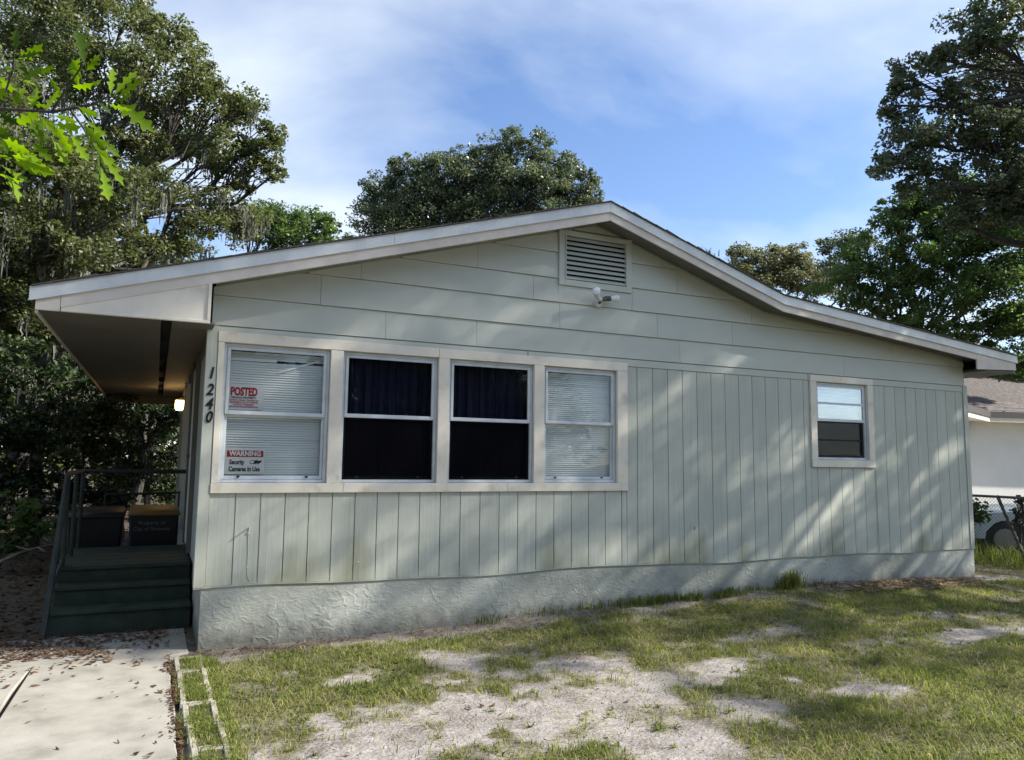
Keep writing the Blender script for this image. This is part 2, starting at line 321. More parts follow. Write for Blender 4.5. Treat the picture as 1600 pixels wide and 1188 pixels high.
def npmesh(name, v, quads=None, tris=None, m_=None, tint=None, parent=None, kind=None, smooth=False, attrs=None):
    off = np.array(wloc(parent)) if parent is not None else 0
    me = bpy.data.meshes.new(name); v = np.asarray(v, dtype=np.float64)-off
    loops = []; starts = []; tot = []; p = 0
    if quads is not None and len(quads):
        loops.append(np.asarray(quads).ravel()); starts.append(np.arange(len(quads))*4); p = len(quads)*4
    if tris is not None and len(tris):
        loops.append(np.asarray(tris).ravel()); starts.append(p+np.arange(len(tris))*3)
    loops = np.concatenate(loops).astype(np.int32); starts = np.concatenate(starts).astype(np.int32)
    me.vertices.add(len(v)); me.vertices.foreach_set('co', v.astype(np.float32).ravel())
    me.loops.add(len(loops)); me.loops.foreach_set('vertex_index', loops)
    me.polygons.add(len(starts)); me.polygons.foreach_set('loop_start', starts)
    if smooth: me.polygons.foreach_set('use_smooth', np.ones(len(starts), dtype=bool))
    me.update(calc_edges=True)
    if tint is not None: attrs = dict(attrs or {}, tint=tint)
    for k, a in (attrs or {}).items():
        at_ = me.attributes.new(k, 'FLOAT', 'POINT'); at_.data.foreach_set('value', np.asarray(a, dtype=np.float32))
    me.materials.append(m_)
    return link(name, me, parent, (0, 0, 0), kind)
def text(name, body, size, loc, m_, parent, sx=1.0, bold=0.0, shear=0.0, ext=0.0008, rot=(R(90), 0, 0), align='CENTER', label=None):
    cu = bpy.data.curves.new(name, 'FONT'); cu.body = body; cu.size = size; cu.align_x = align; cu.align_y = 'CENTER'; cu.offset = bold; cu.extrude = ext; cu.shear = shear; cu.resolution_u = 3
    tmp = bpy.data.objects.new(name+'_src', cu); C.objects.link(tmp)
    bpy.context.view_layer.update(); dg = bpy.context.evaluated_depsgraph_get()
    me = bpy.data.meshes.new_from_object(tmp.evaluated_get(dg)); bpy.data.objects.remove(tmp); bpy.data.curves.remove(cu)
    me.materials.clear(); me.materials.append(m_)
    o = link(name, me, parent, Vector(loc)-(wloc(parent) if parent else Vector((0, 0, 0)))); o.rotation_euler = rot; o.scale = (sx, 1, 1)
    if label: o['label'] = label
    return o
def leaves(centers, size, wr=0.55, up=0.25, jit=0.35):
    """diamond leaf faces folded at random; returns verts, quads"""
    n = len(centers); L = size*(1+jit*rng.uniform(-1, 1, n))
    d = rng.normal(size=(n, 3)); d[:, 2] *= 0.7; d /= np.linalg.norm(d, axis=1)[:, None]
    nm = rng.normal(size=(n, 3)); nm[:, 2] += up*3; w = np.cross(d, nm); w /= np.linalg.norm(w, axis=1)[:, None]+1e-9
    h = np.cross(w, d)
    v = np.empty((n, 4, 3)); l = L[:, None]
    v[:, 0] = centers-d*l*0.5; v[:, 2] = centers+d*l*0.5-h*l*0.12
    v[:, 1] = centers+w*l*wr*0.5+h*l*0.08; v[:, 3] = centers-w*l*wr*0.5+h*l*0.08
    q = np.arange(n*4).reshape(n, 4)
    return v.reshape(-1, 3), q
def crown_points(blobs, leaf, lai=2.6, sub=0.30, nsub=26, gap=0.0):
    pts = []; tints = []; subs = []
    for b in blobs:
        c = np.array(b[:3]); r = b[3]; rz = r*(b[4] if len(b) > 4 else 0.85); k = b[5] if len(b) > 5 else 1.0
        n = int(lai*k*math.pi*r*rz/(0.3*leaf*leaf)); ns = max(8, int(nsub*(1+r*0.5)))
        d = rng.normal(size=(ns, 3)); d /= np.linalg.norm(d, axis=1)[:, None]
        rad = rng.uniform(0.15, 1.0, ns)**0.55
        sc = c+d*rad[:, None]*np.array([r, r, rz])
        subs.append((c, sc))
        wts = rng.uniform(0.4, 1.6, ns); idx = rng.choice(ns, n, p=wts/wts.sum())
        sr = (sub*r*rng.uniform(0.6, 1.3, ns))[idx][:, None]
        off = rng.normal(size=(n, 3)); on = np.linalg.norm(off, axis=1)[:, None]
        off = off/on*np.minimum(on/1.8, 1.0)
        off[:, 2] *= 0.65
        pts.append(sc[idx]+off*sr)
        st = rng.uniform(0.1, 0.6, ns)[idx]
        tints.append(np.clip(st+rng.normal(0, 0.17, n), 0, 1))
    return np.concatenate(pts), np.concatenate(tints), subs
def wobble(a, b, n=6, amp=0.08):
    a = np.array(a, float); b = np.array(b, float); L = np.linalg.norm(b-a); o = []
    for i in range(n+1):
        t = i/n; p = a+(b-a)*t
        if 0 < i < n: p = p+rng.normal(size=3)*amp*L*math.sin(math.pi*t)
        p[2] += 0.10*L*math.sin(math.pi*t)
        o.append(p)
    return o
DENS = 1.9
def tree(name, label, cat, base, blobs, m_, leaf=0.09, lai=2.6, trunk_r=0.25, trunk_top=None, moss=0, group=None, sub=0.36, nsub=30, twigs=True, wr=0.55, up=0.25):
    t = thing(name, label, cat, base, group)
    blobs = [tuple(b) for b in blobs]
    pts, tints, subs = crown_points(blobs, leaf, lai*DENS, sub, nsub)
    base = np.array(base, float)
    cen = np.mean([s[0] for s in subs], axis=0)
    top = np.array(trunk_top) if trunk_top is not None else base+(cen-base)*np.array([0.3, 0.3, 0.55])
    tb = MB(); tp = wobble(base-np.array([0, 0, 0.2]), top, 6, 0.03); tb.tube(tp, [trunk_r*(1.25 if i == 0 else 1-0.45*i/6) for i in range(7)], 10); tb.build('trunk', M['bark'], t, smooth=True)
    tw = MB()
    for c, sc in subs:
        lb = MB(); st = tp[3+int(rng.integers(0, 4))]
        ln = wobble(st, c, 6, 0.07); lb.tube(ln, [max(0.02, trunk_r*0.30*(1-0.14*i)) for i in range(7)], 6); lb.build('limb', M['bark'], t, smooth=True)
        if twigs:
            for s_ in sc[::2]:
                tw.tube(wobble(ln[4+int(rng.integers(0, 3))], s_, 3, 0.10), [0.018, 0.013, 0.009, 0.005], 4, cap=False)
    if twigs and tw.v: tw.build('twigs', M['bark'], t, 'stuff')
    v, q = leaves(pts, leaf, wr, up)
    npmesh('crown', v, q, None, m_, np.repeat(tints, 4), t)
    if moss:
        ms = pts[rng.choice(len(pts), moss)]
        moss_mesh(ms, t)
    return t
def moss_mesh(pts, parent, lmin=0.25, lmax=0.8):
    V = []; Q = []; T = []; b = 0
    for p in pts:
        k = int(rng.integers(5, 12)); ln0 = rng.uniform(lmin, lmax); tt = rng.uniform(0.2, 0.9)
        for _ in range(k):
            o = p+np.array([*rng.normal(0, 0.06, 2), rng.uniform(-0.05, 0.05)]); ln = ln0*rng.uniform(0.4, 1.0); ns = 5; ang = rng.uniform(0, 6.28)
            wd = np.array([math.cos(ang), math.sin(ang), 0])
            for i in range(ns+1):
                f = i/ns; o2 = o+np.array([*rng.normal(0, 0.012, 2), -ln*f]); w_ = 0.016*(1-f*0.8)*rng.uniform(0.5, 1.6)+0.002
                V += [o2-wd*w_, o2+wd*w_]; T += [tt, tt]
                if i < ns: Q.append((b+2*i, b+2*i+1, b+2*i+3, b+2*i+2))
            b += 2*(ns+1)
    return npmesh('spanish_moss', np.array(V), np.array(Q), None, M['moss'], np.clip(np.array(T)+rng.normal(0, .1, len(T)), 0, 1), parent, 'stuff')

# ------------------------------------------------------------------ ground
def fbm(x, y, s, o=4, seed=0.0):
    r = np.zeros(np.shape(x)); a = 1.0; tot = 0
    rs = np.random.RandomState(int(seed*10)+3)
    for k in range(o):
        G = rs.uniform(-1, 1, (64, 64)); u = np.asarray(x)*s*2**k+37.3*k+seed; w = np.asarray(y)*s*2**k+11.1*k
        iu = np.floor(u).astype(int); iw = np.floor(w).astype(int); fu = u-iu; fw = w-iw; fu = fu*fu*(3-2*fu); fw = fw*fw*(3-2*fw)
        g = lambda a_, b_: G[a_ % 64, b_ % 64]
        r = r+a*((g(iu, iw)*(1-fu)+g(iu+1, iw)*fu)*(1-fw)+(g(iu, iw+1)*(1-fu)+g(iu+1, iw+1)*fu)*fw); tot += a; a *= 0.55
    return r/tot
BX = [-99, 0, 1, 2, 3.3, 5, 6.3, 8, 9.7, 12, 99]; BZ = [0.0, 0.0, 0.015, 0.03, 0.09, 0.11, 0.16, 0.13, 0.07, 0.06, 0.06]
def gh(x, y):
    x = np.asarray(x, float); y = np.asarray(y, float)
    berm = np.interp(x, BX, BZ); base = 0.006*np.clip(x, 0, 10)
    k = np.exp(-np.maximum(-y, 0)/0.9)
    k = np.where(y > 0, np.exp(-np.maximum(y-1, 0)/2), k)
    z = base+(berm-base)*k+0.010*fbm(x, y, 2.2, 3, 1.0)*np.clip((x+0.1)/0.3, 0, 1)+0.12*fbm(x, y, .05, 2, 5.0)*np.clip(np.hypot(x-4, y+2)/30-0.6, 0, 1)
    inpath = (x > -1.8) & (x < -0.19) & (y > -8) & (y < 0.9)
    return np.where(inpath, -0.03, z)
SANDS = [(1.35, -2.45, 0.95, 0.55, 1.25), (0.55, -2.65, 0.45, 0.3, 0.7), (2.2, -2.6, 0.75, 0.45, 0.9), (2.2, -3.4, .5, .5, .5), (3.45, -2.15, 0.75, 0.22, 0.95), (2.5, -1.65, 0.55, 0.24, 0.8), (4.2, -2.95, .35, .14, .8),
         (4.8, -1.35, 0.45, 0.16, 0.75), (6.5, -2.15, 0.7, 0.2, 0.9), (7.6, -1.7, .8, .18, .6), (1.6, -1.1, 0.7, 0.25, 0.55), (0.9, -2.0, .35, .18, .6), (3.0, -2.95, .35, .2, .55), (1.0, -1.3, .18, .1, .8)]
def density(x, y):
    d = 0.80+0.42*fbm(x, y, 1.3, 4, 2.0)+0.55*fbm(x, y, 5.5, 4, 4.0)
    for a, b, rx, ry, k in SANDS:
        q = ((x-a)/rx)**2+((y-b)/ry)**2
        q = q*(1+1.1*fbm(x, y, 3.1, 4, 17.0))+0.5*fbm(x, y, 7.0, 3, 19.0)
        d = d-k*np.exp(-np.clip(q, 0, 9)*1.1)*(0.9+1.2*fbm(x, y, 2.6, 5, 9.0))
    # bare strip of dark soil by the foundation
    d = d-0.95*np.exp(-((y+0.12)/0.24)**2)*np.interp(x, [0, 0.3, 2.8, 3.6], [1, 1, 1, 0.35])
    d = d-0.7*np.exp(-((y-0.0)/0.28)**2)*np.interp(x, [3.6, 6.4, 6.8, 9.5, 10.5], [0.2, 0.3, 1, 1, 0.1])
    d = d-0.8*np.clip((-x-0.0)/0.2, 0, 1)*(y > 0.3)
    return np.clip(d, 0, 1)
def ground_mat():
    m_, t, b = mat('ground_soil_and_sand')
    g = N(t, 'ShaderNodeNewGeometry'); a = N(t, 'ShaderNodeAttribute', attribute_name='grass'); a2 = N(t, 'ShaderNodeAttribute', attribute_name='dark_soil')
    n = N(t, 'ShaderNodeTexNoise'); n.inputs['Scale'].default_value = 14; n.inputs['Detail'].default_value = 10; n.inputs['Roughness'].default_value = 0.75; t.links.new(g.outputs['Position'], n.inputs['Vector'])
    r = N(t, 'ShaderNodeValToRGB'); e = r.color_ramp.elements; e[0].position = 0.36; e[0].color = (0.20, 0.178, 0.162, 1); e[1].position = 0.62; e[1].color = (0.38, 0.352, 0.33, 1); t.links.new(n.outputs['Fac'], r.inputs[0])
    r2 = N(t, 'ShaderNodeValToRGB'); e = r2.color_ramp.elements; e[0].position = 0.35; e[0].color = (0.07, 0.06, 0.035, 1); e[1].position = 0.7; e[1].color = (0.19, 0.17, 0.10, 1); t.links.new(n.outputs['Fac'], r2.inputs[0])
    mr = N(t, 'ShaderNodeMapRange'); mr.inputs[1].default_value = 0.25; mr.inputs[2].default_value = 0.7; t.links.new(a.outputs['Fac'], mr.inputs[0])
    mx = N(t, 'ShaderNodeMix', data_type='RGBA'); t.links.new(mr.outputs[0], mx.inputs[0]); t.links.new(r.outputs[0], mx.inputs[6]); t.links.new(r2.outputs[0], mx.inputs[7])
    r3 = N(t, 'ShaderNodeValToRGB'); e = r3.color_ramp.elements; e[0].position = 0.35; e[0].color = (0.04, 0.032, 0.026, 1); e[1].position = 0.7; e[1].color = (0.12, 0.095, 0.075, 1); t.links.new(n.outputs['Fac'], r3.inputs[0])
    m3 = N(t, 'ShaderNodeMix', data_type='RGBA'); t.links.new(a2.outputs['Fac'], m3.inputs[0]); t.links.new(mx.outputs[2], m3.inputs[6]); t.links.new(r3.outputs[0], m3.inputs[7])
    nd = N(t, 'ShaderNodeTexNoise'); nd.inputs['Scale'].default_value = 75; nd.inputs['Detail'].default_value = 4; nd.inputs['Roughness'].default_value = 0.7; t.links.new(g.outputs['Position'], nd.inputs['Vector'])
    n5 = N(t, 'ShaderNodeTexNoise'); n5.inputs['Scale'].default_value = 3.5; n5.inputs['Detail'].default_value = 6; t.links.new(g.outputs['Position'], n5.inputs['Vector'])
    ad5 = N(t, 'ShaderNodeMath', operation='MULTIPLY_ADD'); ad5.inputs[1].default_value = 0.9; t.links.new(n5.outputs['Fac'], ad5.inputs[0]); t.links.new(nd.outputs['Fac'], ad5.inputs[2])
    q5 = N(t, 'ShaderNodeMapRange'); q5.inputs[1].default_value = 0.98; q5.inputs[2].default_value = 1.12; q5.inputs[4].default_value = 0.75; t.links.new(ad5.outputs[0], q5.inputs[0])
    m5 = N(t, 'ShaderNodeMix', data_type='RGBA'); m5.inputs[7].default_value = (0.10, 0.085, 0.065, 1); t.links.new(q5.outputs[0], m5.inputs[0]); t.links.new(m3.outputs[2], m5.inputs[6])
    t.links.new(m5.outputs[2], b.inputs['Base Color']); b.inputs['Roughness'].default_value = 0.95; b.inputs['Specular IOR Level'].default_value = 0.15
    nb = N(t, 'ShaderNodeTexNoise'); nb.inputs['Scale'].default_value = 45; nb.inputs['Detail'].default_value = 6; t.links.new(g.outputs['Position'], nb.inputs['Vector'])
    bp = N(t, 'ShaderNodeBump'); bp.inputs['Strength'].default_value = 0.8; bp.inputs['Distance'].default_value = 0.012; t.links.new(nb.outputs['Fac'], bp.inputs['Height']); t.links.new(bp.outputs[0], b.inputs['Normal'])
    return m_
xs = np.concatenate([[-400, -200, -100, -60, -40, -28, -20, -15, -11, -8, -6, -5, -4, -3, -2.4, -1.81, -1.79, -1.2, -0.6], np.arange(-0.2, 10.6, 0.045), np.arange(10.8, 14, 0.3), [15, 17, 20, 25, 32, 45, 70, 110, 200, 400]])
ys = np.concatenate([[-400, -200, -100, -60, -40, -25, -18, -13, -10, -8, -7, -6, -5.4], np.arange(-5, 0.4, 0.045), [0.45, 0.89, 0.91, 1.2, 1.6, 2, 3, 4, 5, 6.5, 8, 10, 13, 17, 22, 30, 40, 60, 100, 200, 400]])
GXm, GYm = np.meshgrid(xs, ys); X = GXm.ravel(); Y = GYm.ravel()
nx, ny = len(xs), len(ys); ii = (np.arange(ny-1)[:, None]*nx+np.arange(nx-1)[None, :]).ravel()
dens = density(X, Y); dens[(X > 10.6) | (Y < -5.2) | (Y > 0.6)] = 0.9
dark_soil = np.exp(-((Y+0.1)/0.30)**2)*np.interp(X, [-0.2, 0, 2.6, 3.8, 6.3, 7, 9.5, 10], [1, 1, 0.9, 0.3, 0.3, 0.5, 0.5, 0])  # darker soil by the foundation and left of the house
dark_soil = np.maximum(dark_soil, ((X < -0.1) & (Y > 0.5))*1.0)
dark_soil = np.maximum(dark_soil, (X < -1.8)*1.0)
dark_soil = np.clip(dark_soil*(0.8+0.5*fbm(X, Y, 4, 3, 6.0)), 0, 1)
npmesh('ground', np.stack([X, Y, gh(X, Y)], 1), np.stack([ii, ii+1, ii+1+nx, ii+nx], 1), None, ground_mat(), None, None, 'structure', True, {'grass': dens, 'dark_soil': dark_soil})

# concrete path, its slabs and the hollow block edging
pth = link('path', None, None, (-0.7, -1.2, 0.0)); pth['kind'] = 'structure'
def slab(pts, z1):
    b = MB(); n = len(pts); b.v = [(x, y, -0.08) for x, y in pts]+[(x, y, z1) for x, y in pts]
    b.f = [tuple(reversed(range(n))), tuple(range(n, 2*n))]+[(i, (i+1) % n, n+(i+1) % n, n+i) for i in range(n)]
    return b.build('concrete_slab', M['path'], pth, bevel=0.006)
def edge_pts(a, b, n, amp):
    return [(a[0]+(b[0]-a[0])*i/n+random.uniform(-amp, amp)*(0 < i < n), a[1]+(b[1]-a[1])*i/n+random.uniform(-amp, amp)*(0 < i < n)) for i in range(n+1)]
slab([(-1.195, -2.33), (-0.76, -2.31)]+edge_pts((-0.60, -2.345), (-0.235, -2.36), 5, 0.012)+edge_pts((-0.235, -2.36), (-0.245, -0.12), 12, 0.008)[1:]+edge_pts((-0.245, -0.12), (-1.16, -0.10), 6, 0.006)[1:], 0.022)
slab(edge_pts((-1.21, -8), (-0.22, -8), 2, 0)+edge_pts((-0.235, -2.375), (-0.60, -2.36), 5, 0.012)+[(-0.76, -2.325), (-1.20, -2.345)], 0.020)
slab([(-1.62, -8), (-1.222, -8), (-1.205, -0.7), (-1.17, -0.105), (-1.62, -0.09)], 0.016)
slab([(-1.62, -0.078), (-1.15, -0.088), (-0.245, -0.108), (-0.10, -0.05), (-0.10, 0.90), (-1.62, 0.90)], 0.016)
# hollow concrete blocks set end to end, soil and grass in their cells
yb = -0.26
for i in range(6):
    x0 = -0.205+0.012*random.uniform(-1, 1); a = random.uniform(-0.025, 0.025); L = 0.395
    bl = link('concrete_block', None, None, (x0+0.1+0.006*i, yb-L/2, 0.0)); bl.rotation_euler = (random.uniform(-.02, .02), random.uniform(-.03, .03), a)
    me = MB(); w, h = 0.098, 0.030+0.004*random.random()
    z0 = -0.10
    me.box(-w, -w+0.034, -L/2, L/2, z0, h); me.box(w-0.034, w, -L/2, L/2, z0, h)
    for c in (-L/2+0.016, L/2-0.016): me.box(-w+0.034, w-0.034, c-0.016, c+0.016, z0, h-0.003)
    me2 = bpy.data.meshes.new('block_shell'); me2.from_pydata(me.v, [], me.f); me2.materials.append(M['block'])
    bm = bmesh.new(); bm.from_mesh(me2); bmesh.ops.bevel(bm, geom=bm.edges[:], offset=0.004, segments=1, affect='EDGES'); bm.to_mesh(me2); bm.free()
    link('shell', me2, bl)
    so_ = MB().box(-w+0.036, w-0.036, -L/2+0.034, L/2-0.034, z0, 0.020)
    me3 = bpy.data.meshes.new('block_soil'); me3.from_pydata(so_.v, [], so_.f); me3.materials.append(M['dirt']); link('soil_fill', me3, bl)
    lab = ['hollow concrete edging block touching the house corner, moss in its cells', 'second edging block from the house corner, half covered by grass', 'third edging block from the house corner, mostly overgrown', 'fourth edging block from the house corner, its outer edge showing', 'fifth edging block from the house corner, near the bottom of the photo', 'nearest edging block by the path, at the bottom edge of the photo'][i]
    tag(bl, lab, 'block', 'hollow blocks edging the path')
    yb -= L+0.012

# ------------------------------------------------------------------ grass and litter
def blades(px, py, pz, ln, wd, tint, bend=0.5, m_=None, name='grass', label=None, cat=None):
    n = len(px); a = rng.uniform(0, 2*np.pi, n); d = np.stack([np.cos(a), np.sin(a), np.zeros(n)], 1); w = np.stack([-np.sin(a), np.cos(a), np.zeros(n)], 1)
    p = np.stack([px, py, pz], 1); l = ln[:, None]; bd = (bend*rng.uniform(0.3, 1.4, n))[:, None]; up = np.array([0, 0, 1.0])
    mid = p+up*l*0.55+d*l*bd*0.35; tip = p+up*l*np.maximum(0.15, 1-bd*0.5)+d*l*bd
    v = np.empty((n, 5, 3)); ww = wd[:, None]*0.5
    v[:, 0] = p-w*ww; v[:, 1] = p+w*ww; v[:, 2] = mid+w*ww*0.8; v[:, 3] = mid-w*ww*0.8; v[:, 4] = tip
    b = np.arange(n)*5
    o = npmesh(name, v.reshape(-1, 3), np.stack([b, b+1, b+2, b+3], 1), np.stack([b+3, b+2, b+4], 1), m_ or M['grass'], np.repeat(tint, 5), None, 'stuff')
    if label: tag(o, label, cat)
    return o
def scatter(n, x0, x1, y0, y1, f):
    x = rng.uniform(x0, x1, n); y = rng.uniform(y0, y1, n); k = rng.uniform(0, 1, n) < f(x, y); return x[k], y[k]
gx, gy = scatter(300000, -0.16, 10.6, -5.0, 0.1, lambda x, y: np.clip((density(x, y)-0.05)*1.15, 0.10, 1)**1.7*np.clip(0.45+0.75*np.exp(-(np.hypot(x+.4, y+6.8)-4.2)/5), 0, 1)*(np.hypot(x+.4, y+6.8) < 12.5)*(y > -0.55*x-2.2-0.5))
tt = np.clip(0.46+0.42*fbm(gx, gy, 1.1, 3, 12)+0.42*fbm(gx, gy, 6, 3, 13)+rng.normal(0, 0.16, len(gx))+0.25*(density(gx, gy) < 0.45), 0, 1)
hl = (0.028+0.040*np.clip(fbm(gx, gy, 3.5, 3, 15)+0.25, 0, 1))*rng.uniform(0.4, 1.5, len(gx))*np.where(density(gx, gy) < 0.4, 0.8, 1)
blades(gx, gy, gh(gx, gy)-0.003, hl, rng.uniform(0.0035, 0.0075, len(gx)), tt, 0.75, label='patchy mown lawn grass growing through the bare sand', cat='grass')
print('lawn blades', len(gx))
fx, fy = scatter(22000, 9.9, 22, -9, 8, lambda x, y: np.where((x > 12.2) & (y > 1.7), 0.1, 0.75)*((y < 0.1) | (x > 9.95)))
blades(fx, fy, gh(fx, fy)-0.005, rng.uniform(0.05, 0.12, len(fx)), rng.uniform(0.006, 0.012, len(fx)), np.clip(rng.normal(0.35, 0.2, len(fx)), 0, 1), 0.6, name='far_grass', label='grass in front of the wire fence right of the house', cat='grass')
# leaf litter
def litter(n, f, x0, x1, y0, y1, zf, size, name, label, m_='litter', rise=0.0, tmu=0.4):
    x, y = scatter(n, x0, x1, y0, y1, f)
    if hasattr(size, '__len__'): sz = rng.uniform(*size, len(x))
    k = len(x); a = rng.uniform(0, 6.28, k); d = np.stack([np.cos(a), np.sin(a), rng.normal(0, .12, k)], 1); w = np.stack([-np.sin(a), np.cos(a), rng.normal(0, .35, k)], 1)
    p = np.stack([x, y, zf(x, y)+0.004+rng.uniform(0, 0.006+rise, k)], 1); s = sz[:, None]; wr = rng.uniform(0.15, 0.26, k)[:, None]
    v = np.empty((k, 4, 3)); v[:, 0] = p-d*s*.5; v[:, 2] = p+d*s*.5; v[:, 1] = p+w*s*wr; v[:, 3] = p-w*s*wr; v[:, 0, 2] += rng.uniform(0, .006, k); v[:, 2, 2] += rng.uniform(0, .01, k)
    o = npmesh(name, v.reshape(-1, 3), np.arange(4*k).reshape(k, 4), None, M[m_], np.repeat(np.clip(rng.normal(tmu, .25, k), 0, 1), 4), None, 'stuff')
    return tag(o, label, 'leaves')
zp = lambda x, y: np.where((x > -1.62) & (x < -0.24) & (y < 0.9), 0.021, gh(x, y))
litter(16000, lambda x, y: np.clip(0.01+1.0*np.exp(-((y-0.25+0.25*(x+1.2))/0.32)**2)*np.where(x < -0.75, 1, 0.35)*(0.5+fbm(x, y, 3, 3, 21))+0.5*(x < -1.7)*(y > -1.4)+0.45*(y > 0.5), 0, 1), -4, -0.1, -1.2, 1.0, zp, (0.03, 0.075), 'leaf_litter', 'brown fallen oak leaves piled on the path before the steps')
litter(9000, lambda x, y: np.exp(-((x+0.235-0.015*np.sin(y*5))/(0.022+0.014*np.sin(y*9)))**2)*np.clip(0.75+0.8*fbm(x, y, 2.5, 2, 22), 0, 1), -0.36, -0.1, -2.5, -0.1, lambda x, y: 0.006+0*x, (0.015, 0.045), 'leaf_litter', 'dark dead leaves in the gap between path and edging blocks', rise=0.01, tmu=0.25)
litter(180, lambda x, y: 0.2+0.8*(x > -0.6), -1.6, -0.25, -3.2, -0.1, zp, (0.015, 0.05), 'leaf_litter', 'single dead leaves scattered over the sunlit path', tmu=0.25)
litter(5000, lambda x, y: np.exp(-((y+0.12)/0.2)**2)*np.interp(x, [0, 2.2, 3.2], [0.5, 0.5, 0.2])*(0.5+fbm(x, y, 3, 2, 3)), -0.05, 3.4, -0.6, 0.0, gh, (0.012, 0.035), 'leaf_litter', 'brown leaf crumbs on the bare soil along the foundation', tmu=0.2)
litter(900, lambda x, y: (1-density(x, y))**1.5*0.4+0.08, 0.1, 8, -4.5, -0.3, gh, (0.015, 0.06), 'leaf_litter', 'single dry leaves scattered over the sandy lawn', tmu=0.35)
litter(13000, lambda x, y: np.clip(1-((x-8.2)/1.7)**2-((y+0.10)/0.5)**2, 0, 1)**1.5*np.clip(0.6+1.2*fbm(x, y, 3, 3, 61), 0, 1), 6.4, 10.2, -0.7, 0.0, gh, (0.03, 0.11), 'dry_hay', 'dry brown hay heaped against the right end of the foundation', 'hay', rise=0.015, tmu=0.5)
litter(12000, lambda x, y: 0.9+0*x, -9, -0.2, 0.9, 12, gh, (0.05, 0.11), 'leaf_litter', 'dark leaf litter on the woodland floor left of the house', tmu=0.1)
litter(9000, lambda x, y: np.clip(1.1-density(x, y)+0.5*fbm(x, y, 3, 3, 51), 0, 1)**1.5, 0.1, 8, -4.5, -0.2, gh, (0.006, 0.022), 'debris', 'dark crumbs and twig bits strewn over the bare sand', tmu=0.05)
def rosette(n, f, size, name, label, tmu):
    x, y = scatter(n, 0.05, 9.5, -4.6, -0.3, f); k = len(x); m = 7
    x = np.repeat(x, m)+rng.normal(0, 0.004, k*m); y = np.repeat(y, m)+rng.normal(0, 0.004, k*m)
    blades(x, y, gh(x, y)-0.002, rng.uniform(*size, k*m), rng.uniform(0.007, 0.013, k*m), np.repeat(np.clip(rng.normal(tmu, 0.18, k), 0, 1), m), 1.7, name=name, label=label, cat='weeds')
rosette(2600, lambda x, y: np.clip(0.5+1.2*fbm(x, y, 1.7, 3, 71), 0, 1)*np.clip(density(x, y)+0.12, 0, 1), (0.02, 0.05), 'low_weeds', 'flat broad-leaved weeds dotted through the lawn', 0.3)
tx, ty = scatter(60000, 0.0, 9.8, -4.8, -0.2, lambda x, y: np.clip(0.35+1.5*fbm(x, y, 2.2, 4, 81), 0, 1)*np.clip(density(x, y)*1.6, 0.12, 1)*np.clip(1.2-np.hypot(x+.4, y+6.8)/13, 0, 1))
blades(tx, ty, gh(tx, ty)+0.002, rng.uniform(0.03, 0.09, len(tx)), rng.uniform(0.002, 0.004, len(tx)), np.clip(rng.normal(0.93, 0.06, len(tx)), 0, 1), 2.2, name='thatch', label='straw-coloured dead grass lying flat in the lawn', cat='grass')
# weeds along the foundation
wx, wy = scatter(9000, 2.2, 7.0, -0.16, -0.015, lambda x, y: np.interp(x, [2.2, 3, 3.4, 3.5, 4, 4.4, 5.2, 5.9, 6.5, 7], [.05, .12, .3, .08, .25, .4, .5, .4, .2, .1])*np.clip(0.5+1.6*fbm(x, y, 4, 2, 31), 0, 1))
blades(wx, wy, gh(wx, wy)-0.005, rng.uniform(0.05, 0.15, len(wx)), rng.uniform(0.005, 0.010, len(wx)), np.clip(rng.normal(0.2, 0.18, len(wx)), 0, 1), 0.5, name='weeds', label='uneven green weeds growing along the foundation', cat='weeds')
k = 260; a_ = rng.normal(0, 0.07, k)
blades(6.35+a_, -0.10+rng.normal(0, 0.04, k), gh(6.35+a_, -0.1+0*a_), rng.uniform(0.12, 0.30, k), rng.uniform(0.006, 0.010, k), np.clip(rng.normal(0.4, 0.2, k), 0, 1), 0.55, name='grass_tuft', label='tall grass tuft against the foundation below the small window', cat='grass')
# grass inside and over the edging blocks
bx, by = scatter(42000, -0.22, 0.10, -2.75, -0.30, lambda x, y: np.clip(0.30+2.0*fbm(x, y, 4.5, 4, 41)+0.25*(y < -0.6), 0.12, 1)*np.exp(-((x+0.07)/0.11)**2)*np.where((np.abs(x+0.187) < 0.02) | (np.abs(x+0.018) < 0.02), 0.22, 1.0))
blades(bx, by, 0.012+0*bx, rng.uniform(0.02, 0.06, len(bx)), rng.uniform(0.003, 0.006, len(bx)), np.clip(rng.normal(0.45, 0.2, len(bx)), 0, 1), 0.8, name='edging_grass', label='grass growing over the hollow edging blocks beside the path', cat='grass')

# ------------------------------------------------------------------ the house
H = thing('house', 'grey-green wooden house with low gable roof, beige window trim and stucco base', 'house', (4.85, 0.0, 0.0))
YO = -0.30
TOP = [(-1.335, 2.822), (3.728, 4.283), (6.122, 3.541), (10.462, 3.135)]
def ztop(x): return float(np.interp(x, [p[0] for p in TOP], [p[1] for p in TOP]))
HD = 8.35
# foundation
fb = MB(); fb.box(-0.03, 9.78, 0.0, 0.2, -0.3, 0.57).box(-0.03, 0.17, 0.2, HD, -0.3, 0.57).box(9.58, 9.78, 0.2, HD, -0.3, 0.57); fb.build('foundation', M['stucco'], H)
